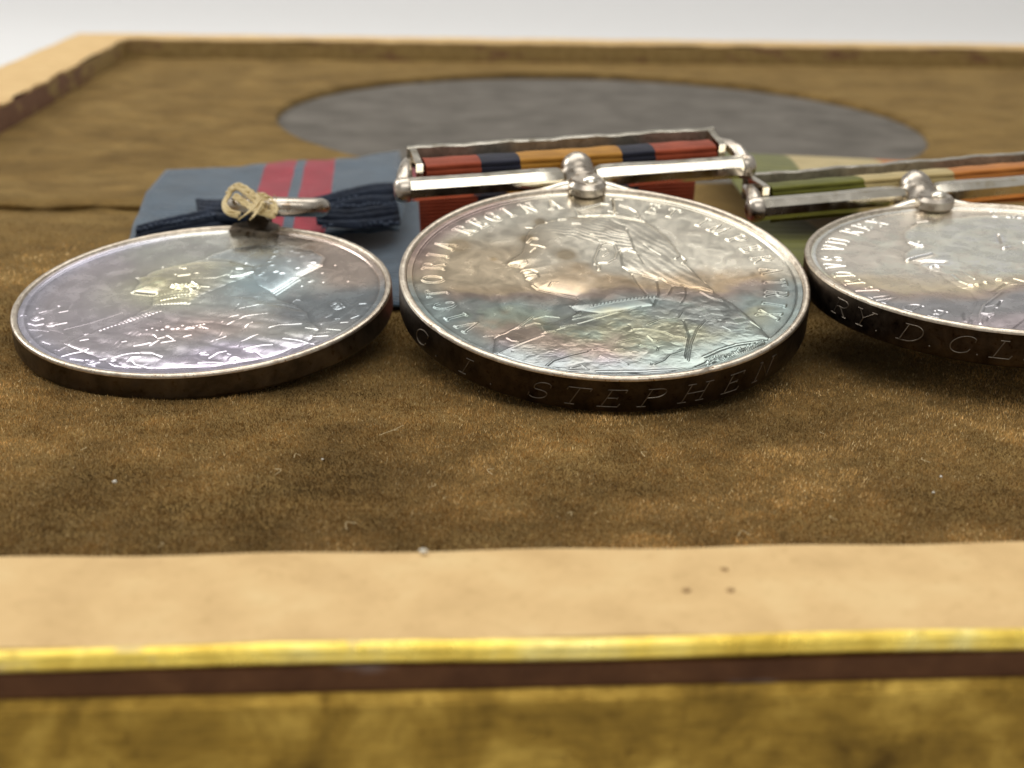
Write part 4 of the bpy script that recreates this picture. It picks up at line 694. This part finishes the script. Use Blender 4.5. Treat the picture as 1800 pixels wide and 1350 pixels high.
# ---------------- medals ----------------
def medal_left():
    M_=pose((-1.629,13.562,.444),(.9985,-.0088,.0538),(0,.9868,.1619),(-.0545,-.1617,.9853))
    m=empty('medal',M_); tag(m,'lilac toned silver medal with plain dark edge, leftmost, under the blue ribbon','medal','silver medals lying side by side')
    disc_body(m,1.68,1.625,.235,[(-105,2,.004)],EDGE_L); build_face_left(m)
    # small mount at the top and its loop
    c=empty('mount',parent=m); c.rotation_euler=(0,0,R(-12)); 
    mb=MB(); mb.prism([(-.24,1.52),(-.20,1.49),(.02,1.49),(.05,1.46),(.21,1.46),(.25,1.52),(.24,1.68),(.12,1.76),(-.12,1.76),(-.24,1.68)],-.06,.012,bev=.012); mb.build('plate',MOUNT,c,True,40)  # dark plate modelled in place of the mount's reflection in the face
    mb=MB(); mb.tube([(.0,1.74,-.02),(0,1.86,.0),(0,1.95,.05)],[.12,.11,.09],14); mb.build('stem',MOUNT,c,True,60)
    mb=MB(); mb.tube([(.15+.44*math.cos(t),1.96+.24*math.sin(t),.09-.085*math.sin(t)) for t in np.linspace(0,2*math.pi,48)],.095,14,False); mb.build('ring',SILVER_DULL,c,True,80)
    return m,M_
def medal_mid():
    M_=pose((1.9087,13.0769,.7453),(1.0,-.0024,.0094),(0,.9683,.2499),(-.0097,-.2499,.9682))
    m=empty('medal',M_); tag(m,'silver medal lettered VICTORIA REGINA ET IMPERATRIX, between the other two','medal','silver medals lying side by side')
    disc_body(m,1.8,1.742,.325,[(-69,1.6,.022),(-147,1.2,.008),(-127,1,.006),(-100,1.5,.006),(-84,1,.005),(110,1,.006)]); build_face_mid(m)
    edge_text(m,[('C',-153.9),('.',-145.4),('I',-134.9),('.',-125.5),('S',-113),('T',-104.1),('E',-94.4),('P',-84.1),('H',-72.8),('E',-61.3),('N',-50)],1.8,-.185,.155)
    claw(m,88.6,1.8,.325); suspender(m,0.0,2.05,8.7,1.79)
    return m,M_
def medal_right():
    M_=pose((5.518,12.9745,.8693),(.9996,-.003,.0289),(0,.9946,.1039),(-.029,-.1039,.9942))
    m=empty('medal',M_); tag(m,'silver medal lettered EDWARDVS, cut off by the right side of the photo','medal','silver medals lying side by side')
    disc_body(m,1.79,1.732,.32,[(-118,1,.008),(-150,2,.006)]); build_face_right(m)
    edge_text(m,[('R',-159.4),('Y',-150.6),('.',-144.5),('D',-135),('.',-128.7),('C',-121.6),('.',-116.5),('L',-111),('.',-105),('I',-100)],1.79,-.165,.15)
    claw(m,93.5,1.79,.32); suspender(m,-.12,2.15,11.1,1.82)
    return m,M_
ML,PL=medal_left(); MM,PM=medal_mid(); MR,PR=medal_right()

# ---------------- ribbons ----------------
def sheet(name,curves,mat,parent,th=.03,n=14,mats=None,cols=None,wr=0):
    """loft through curves (each a list of 3-D points, same count); thickness added below"""
    C=[smooth_path(c,4) for c in curves]; m=len(C[0]); rows=[]
    for j in range(m):
        rows.append(smooth_path([C[k][j] for k in range(len(C))],n))
    G=np.array(rows)                                              # (m across, l along)
    a,b=G.shape[:2]
    du=np.gradient(G,axis=0); dv=np.gradient(G,axis=1); N=np.cross(du,dv); N/=np.linalg.norm(N,axis=2,keepdims=True)+1e-9
    if wr: G=G+N*(wr*(fbm(G[...,0]*1.7+4,G[...,1]*1.7+2,9,3)-.5)+wr*.5*(fbm(G[...,0]*5+4,G[...,1]*2+2,3,2)-.5))[...,None]
    top=G; bot=G-N*th
    V=np.concatenate([top.reshape(-1,3),bot.reshape(-1,3)]); f=[];fm=[]
    o=a*b
    for i in range(a-1):
        for j in range(b-1):
            p=i*b+j; f.append((p,p+b,p+b+1,p+1)); f.append((o+p,o+p+1,o+p+b+1,o+p+b)); mi=cols(i/(a-1)) if cols else 0; fm+= [mi,mi]
    for i in range(a-1):
        for j,(s_) in ((0,1),(b-1,0)):
            p=i*b+j; q=(p,o+p,o+p+b,p+b); f.append(q if s_ else q[::-1]); fm.append(cols(i/(a-1)) if cols else 0)
    for j in range(b-1):
        for i,(s_) in ((0,0),(a-1,1)):
            p=i*b+j; q=(p,o+p,o+p+1,p+1); f.append(q if s_ else q[::-1]); fm.append(cols(i/(a-1)) if cols else 0)
    return mobj(name,V,np.array(f),mat,parent,True,mats=mats,fmat=fm)
BLUE=cloth('blue_watered_silk',(.080,.132,.190),(.050,.080,.112),(0,1,0),3.6,.45,.55,.6,.5)
CRIM=cloth('crimson_silk',(.40,.028,.050),(.27,.018,.034),(0,1,0),3.2,.25,.6,.3,.4)
BLUE_SHADED=cloth('shaded_blue_silk',(.019,.030,.056),(.009,.014,.026),(0,1,0),3.2,.04,.7,.2,.15)  # the blue silk inside its folds, with their shade put into the colour
PICOT=cloth('pale_blue_edging',(.10,.13,.19),(.03,.045,.08),(1,0,0),6,.1,.6,.3,.4)
REDR=cloth('brick_red_silk',(.40,.075,.028),(.27,.045,.016),(0,0,1),8,.2,.6,.4,.5)
NAVR=cloth('navy_silk',(.018,.020,.042),(.010,.012,.022),(0,0,1),8,.2,.6,.4,.5)
OCHR=cloth('ochre_silk',(.52,.25,.035),(.40,.18,.02),(0,0,1),8,.2,.6,.4,.5)
GRNR=cloth('olive_green_silk',(.17,.17,.02),(.10,.105,.012),(0,0,1),8,.25,.6,.4,.5)
CRMR=cloth('cream_silk',(.58,.46,.22),(.46,.36,.16),(0,0,1),8,.2,.6,.35,.5)
ORGR=cloth('orange_silk',(.58,.22,.045),(.45,.16,.03),(0,0,1),8,.2,.6,.35,.5)

def ribbon_left():
    r=empty('ribbon',loc=(-1.2,19,0)); tag(r,'blue silk ribbon with two crimson stripes, folded and gathered behind the leftmost medal','ribbon','medal ribbons')
    r2=Matrix.Translation((-1.2,19,0)).inverted()
    def L(p): return tuple(np.array(p)-np.array((-1.2,19,0)))
    def lin_(a,b,n=7): return [L(tuple(np.array(a)*(1-t)+np.array(b)*t)) for t in np.linspace(0,1,n)]
    mats=[BLUE,CRIM]
    def col(t): return 1 if (.405<t<.515 or .575<t<.69) else 0
    # upper fold: front edge, rising, back roll
    c0=lin_((-2.72,16.15,.30),(.15,17.3,.26)); c1=lin_((-2.80,17.4,.40),(.22,18.2,.40)); c2=lin_((-2.86,19.2,.44),(.22,20.4,.44)); c3=lin_((-2.86,20.55,.38),(.20,21.9,.40)); c4=lin_((-2.84,20.8,.22),(.2,22.15,.22)); c5=lin_((-2.82,20.5,.08),(.2,21.9,.09))
    sheet('upper_fold',[c0,c1,c2,c3,c4,c5],BLUE,r,.03,8,mats,col,.09)
    c0=lin_((-2.55,14.6,.02),(.78,14.7,.03)); c1=lin_((-2.6,15.8,.05),(.74,15.8,.07)); c2=lin_((-2.7,18.0,.07),(.55,18.0,.10)); c3=lin_((-2.8,20.4,.07),(.3,21.7,.08))
    sheet('lower_fold',[c0,c1,c2,c3],BLUE,r,.03,8,mats,lambda t:0,.10)
    # gathered folds pulled through the loop: two dark pleats to the right, one to the left
    def pleat(top,bot,mat,bul,name='pleat'):
        rows=[]
        for q in range(9):
            t=q/8; zz=bul*math.sin(t*math.pi)+(.055 if q%2 else -.03)*(0 if q in(0,8) else 1); k=len(top)
            rows.append([L(tuple(np.array(a)*(1-t)+np.array(b)*t+np.array((0,-zz*.5,zz*(.5+.7*i/(k-1)))))) for i,(a,b) in enumerate(zip(top,bot))])
        sheet(name,rows,mat,r,.02,4,None,None,.05)
    pleat([(-.80,17.2,.58),(-.55,17.6,.58),(-.28,18.1,.55),(.05,18.4,.50)],[(-.80,16.9,.55),(-.52,17.1,.52),(-.22,17.3,.52),(.12,17.4,.50)],BLUE_SHADED,.07)
    pleat([(-.78,16.8,.60),(-.5,17.1,.50),(-.2,17.3,.48),(.12,17.4,.46)],[(-.74,16.4,.48),(-.45,16.5,.42),(-.15,16.8,.36),(.15,17.1,.34)],BLUE_SHADED,.05)
    pleat([(-2.12,17.35,.56),(-1.9,17.1,.58),(-1.68,16.8,.62),(-1.45,16.7,.62)],[(-2.05,17.0,.46),(-1.85,16.7,.46),(-1.6,16.5,.50),(-1.4,16.4,.52)],BLUE_SHADED,.04)
    pleat([(-2.66,16.5,.43),(-2.25,16.75,.47),(-1.85,16.95,.50),(-1.45,17.0,.55)],[(-2.64,16.2,.30),(-2.25,16.4,.33),(-1.85,16.6,.36),(-1.45,16.7,.40)],BLUE_SHADED,.03)
    # looped picot edges
    mb=MB()
    for A,B_,nn in (((-.70,16.85,.575),(.10,17.32,.53),15),((-.66,16.4,.46),(.12,17.0,.37),14),((-2.62,16.3,.44),(-1.5,16.85,.55),20),((-.75,17.1,.60),(-.2,17.4,.585),9)):
        for k in range(nn):
            t=k/(nn-1); p=np.array(A)*(1-t)+np.array(B_)*t; p=p+np.array((random.uniform(-.008,.008),random.uniform(-.02,.02),random.uniform(-.012,.012)))
            q=L(p); mb.tube([(q[0]-.022,q[1],q[2]),(q[0]-.012,q[1]-.02,q[2]+.022),(q[0]+.012,q[1]-.02,q[2]+.022),(q[0]+.022,q[1],q[2])],.013,6)
    tag(mb.build('picot_edging',PICOT,r,True,80),kind='stuff')
ribbon_left()
def slot_ribbon(name_mats,P,cx,cy,ang,half,bounds,label,tail,extra=None):
    """ribbon threaded through the slot of a straight suspender; stripes by material across the width"""
    base=P@Matrix.Translation((cx,cy,-.03))@Matrix.Rotation(R(ang),4,'Z')
    r=empty('ribbon',base); tag(r,label,'ribbon','medal ribbons')
    mats=[m for m in name_mats]
    def col(t):
        for i,b in enumerate(bounds):
            if t<b: return i
        return len(bounds)
    w=half-.29
    # folded layers standing in the slot: three stacked folds
    n=60
    prof=[]
    for (y,z) in [(.20,-.22),(.165,-.10),(.15,-.01),(.21,.002),(.155,.014),(.15,.045),(.21,.054),(.165,.064),(.165,.094),(.24,.102),(.19,.112),(.20,.140),(.25,.154),(.34,.150),(.45,.125),(.54,.06),(.57,-.05),(.56,-.22)]: prof.append((y,z))
    v=[];f=[];fm=[];k=len(prof)
    for i in range(n+1):
        x=-w+2*w*i/n
        for j,(y,z) in enumerate(prof): v.append((x,y+.004*math.sin(i*.5+j),z+.003*math.sin(i*.8+j*2)))
    for i in range(n):
        for j in range(k-1):
            q=(i*k+j,(i+1)*k+j,(i+1)*k+j+1,i*k+j+1); f.append(q); fm.append(col((i+.5)/n))
    o=mobj('slot_fold',v,np.array(f)[:,::-1],mats[0],r,True,mats=mats,fmat=fm)
    inv=base.inverted()
    if tail:
        for nm,cs,cb in tail:
            C=[[tuple(inv@Vector(tuple(np.array(a)*(1-t)+np.array(b)*t))) for t in np.linspace(0,1,7)] for a,b in cs]
            def c2(t,cb=cb):
                for i,(b,mi) in enumerate(cb):
                    if t<b: return mi
                return cb[-1][1]
            sheet(nm,C,mats[0],r,.03,8,mats,c2)
    return r
slot_ribbon([REDR,NAVR,OCHR,NAVR,REDR],PM,0,2.05,8.7,1.79,[.185,.315,.66,.79],'brick red, navy and ochre striped ribbon in the slot of the middle medal',
 [('under_fold',[((.42,14.0,.06),(3.3,14.2,.06)),((.42,15.2,.12),(3.35,15.6,.14)),((.38,16.15,.26),(3.35,16.4,.28)),((.34,16.2,.92),(3.38,16.5,1.0))],[(.19,0),(.32,1),(.66,2),(.79,3),(1.1,4)])])
slot_ribbon([GRNR,CRMR,ORGR],PR,-.12,2.15,11.1,1.82,[.33,.66],'olive green, cream and orange striped ribbon behind the right medal',
 [('under_fold',[((3.95,14.9,.04),(7.2,15.0,.06)),((3.95,15.6,.10),(7.25,15.7,.12)),((3.9,16.5,.16),(7.3,16.6,.2)),((3.85,18.5,.12),(7.4,19.0,.15))],[(.34,0),(.66,1),(1.1,2)]),
  ('back_fold',[((4.2,17.2,.55),(7.5,17.3,.62)),((4.3,18.8,.60),(7.6,18.9,.62)),((4.6,20.9,.56),(7.9,20.6,.50)),((4.75,22.4,.36),(8.1,21.9,.30)),((4.75,22.4,.15),(8.1,21.9,.1))],[(.27,0),(.66,1),(1.1,2)])])

# ---------------- thread, crumbs ----------------
def thread():
    o0=tuple(PL@Vector((.33,1.60,.17)))
    t=empty('thread',loc=o0); t.scale=(.84,.84,.80); tag(t,'knotted gold silk thread tied round the loop of the leftmost medal','thread')
    rnd=random.Random(4)
    def strand(pts,r,k=6,name='strand'):
        r*=.92
        mb=MB(); P=smooth_path(pts,8)
        for s in range(k):
            ph=s*2*math.pi/k; Q=[]
            for i,p in enumerate(P):
                a=i*.16+ph+.5*math.sin(i*.4+s*2); Q.append((p[0]+r*.55*math.cos(a),p[1]+r*.55*math.sin(a),p[2]+r*.55*math.sin(a+.8)))
            mb.tube(Q,[r*.52*(.9+.2*rnd.random()) for _ in Q],8)
        mb.build(name,THREAD,t,True,80)
    strand([(-.28,.30,.16),(-.34,.15,.06),(-.28,.0,-.02),(-.16,-.05,-.05)],.040)
    strand([(-.30,.32,.17),(-.20,.30,.235),(-.08,.18,.20),(.05,.0,.12),(.12,-.15,.08)],.050)
    strand([(-.22,.20,.14),(-.10,.06,.08),(.0,-.08,.05),(.09,-.2,.03)],.040)
    strand([(.0,.10,.13),(.10,.08,.16),(.22,.0,.10),(.27,-.12,.02),(.25,-.2,-.03)],.045)
    strand([(.12,-.05,.16),(.06,-.16,.09),(-.04,-.30,.02),(-.12,-.42,-.02)],.020,2,'loose_end')
    strand([(.13,-.05,.15),(.10,-.2,.07),(.04,-.34,.0),(.01,-.42,-.02)],.022,2,'loose_end')
    strand([(.02,-.02,.02),(.12,-.1,.0),(.22,-.15,-.02)],.045)
    mb=MB()
    for k in range(26):
        x=rnd.uniform(-.3,.28); z=.14-.25*abs(x)+rnd.uniform(-.04,.06); y=.25-.9*(x+.3)*.8
        a=rnd.uniform(0,6.28); l=rnd.uniform(.04,.12)
        mb.tube(smooth_path([(x,y,z),(x+l*.5*math.cos(a),y,z+l*.6*math.sin(a)),(x+l*math.cos(a+.6),y-.02,z+l*math.sin(a+.6))],3),.0045,4)
    tag(mb.build('frayed_ends',THREAD,t,True,80),kind='stuff')
thread()
def crumb(x,y,z,s,label,mat=CRUMB,name='crumb',cat='crumb',flatz=.7):
    rnd=random.Random(int(x*100+y*31)); v=[];f=[]
    n=7;m=5
    for i in range(m+1):
        for j in range(n):
            a=math.pi*i/m; b=2*math.pi*j/n; q=s*(.7+.6*rnd.random()); v.append((q*math.sin(a)*math.cos(b),q*math.sin(a)*math.sin(b),flatz*q*math.cos(a)))
    for i in range(m):
        for j in range(n): f.append((i*n+j,(i+1)*n+j,(i+1)*n+(j+1)%n,i*n+(j+1)%n))
    o=mobj(name,v,f,mat,None,True); o.location=(x,y,z); tag(o,label,cat)
crumb(-1.84,9.89,.035,.016,'white crumb on the velvet below the leftmost medal')
crumb(.19,7.66,.462,.022,'white crumb on the inner edge of the near card strip')
crumb(3.87,9.82,.03,.011,'pale crumb on the velvet at the right, the farther of two')
crumb(3.71,9.52,.03,.011,'pale crumb on the velvet at the right, the nearer of two')
crumb(-.46,10.3,.03,.010,'tiny pale crumb on the velvet between the left and middle medals')
crumb(1.53,7.14,.451,.026,'darkest brown spot on the near card strip',SPECK,'spot','spot',.12)
crumb(1.78,7.39,.452,.024,'brown spot on the card strip nearest the velvet',SPECK,'spot','spot',.12)
crumb(1.76,7.13,.452,.022,'small brown spot right of the darkest one',SPECK,'spot','spot',.12)
def hair(pts,label,r=.0035):
    mb=MB(); mb.tube(smooth_path(pts,6),r,5); o=mb.build('lint_hair',HAIR,None,True,80); tag(o,label,'lint')
hair([(-.06,10.72,.06),(.05,10.8,.075),(.12,10.93,.065)],'curved pale lint hair lying on the velvet before the middle medal')
mb=MB(); rl=random.Random(9)
for (x,y) in [(-.62,10.45),(-.78,10.05),(.28,9.85),(.05,11.0),(1.9,10.5),(-2.2,10.6),(2.9,9.2),(3.3,10.9),(1.2,9.3),(-.2,9.2),(.75,10.2),(2.3,8.9),(-1.4,8.8),(3.9,10.3)]:
    a=rl.uniform(0,6.28); L_=rl.uniform(.02,.07); z=float(hv(np.array([x]),np.array([y]))[0])+.03
    mb.tube(smooth_path([(x,y,z),(x+L_*math.cos(a),y+L_*math.sin(a)*1.5,z+.012),(x+L_*1.4*math.cos(a+.8),y+L_*2*math.sin(a+.8),z)],4),.0028,4)
tag(mb.build('loose_lint',HAIR,None,True,80),'tiny pale lint scattered over the near velvet',kind='stuff')
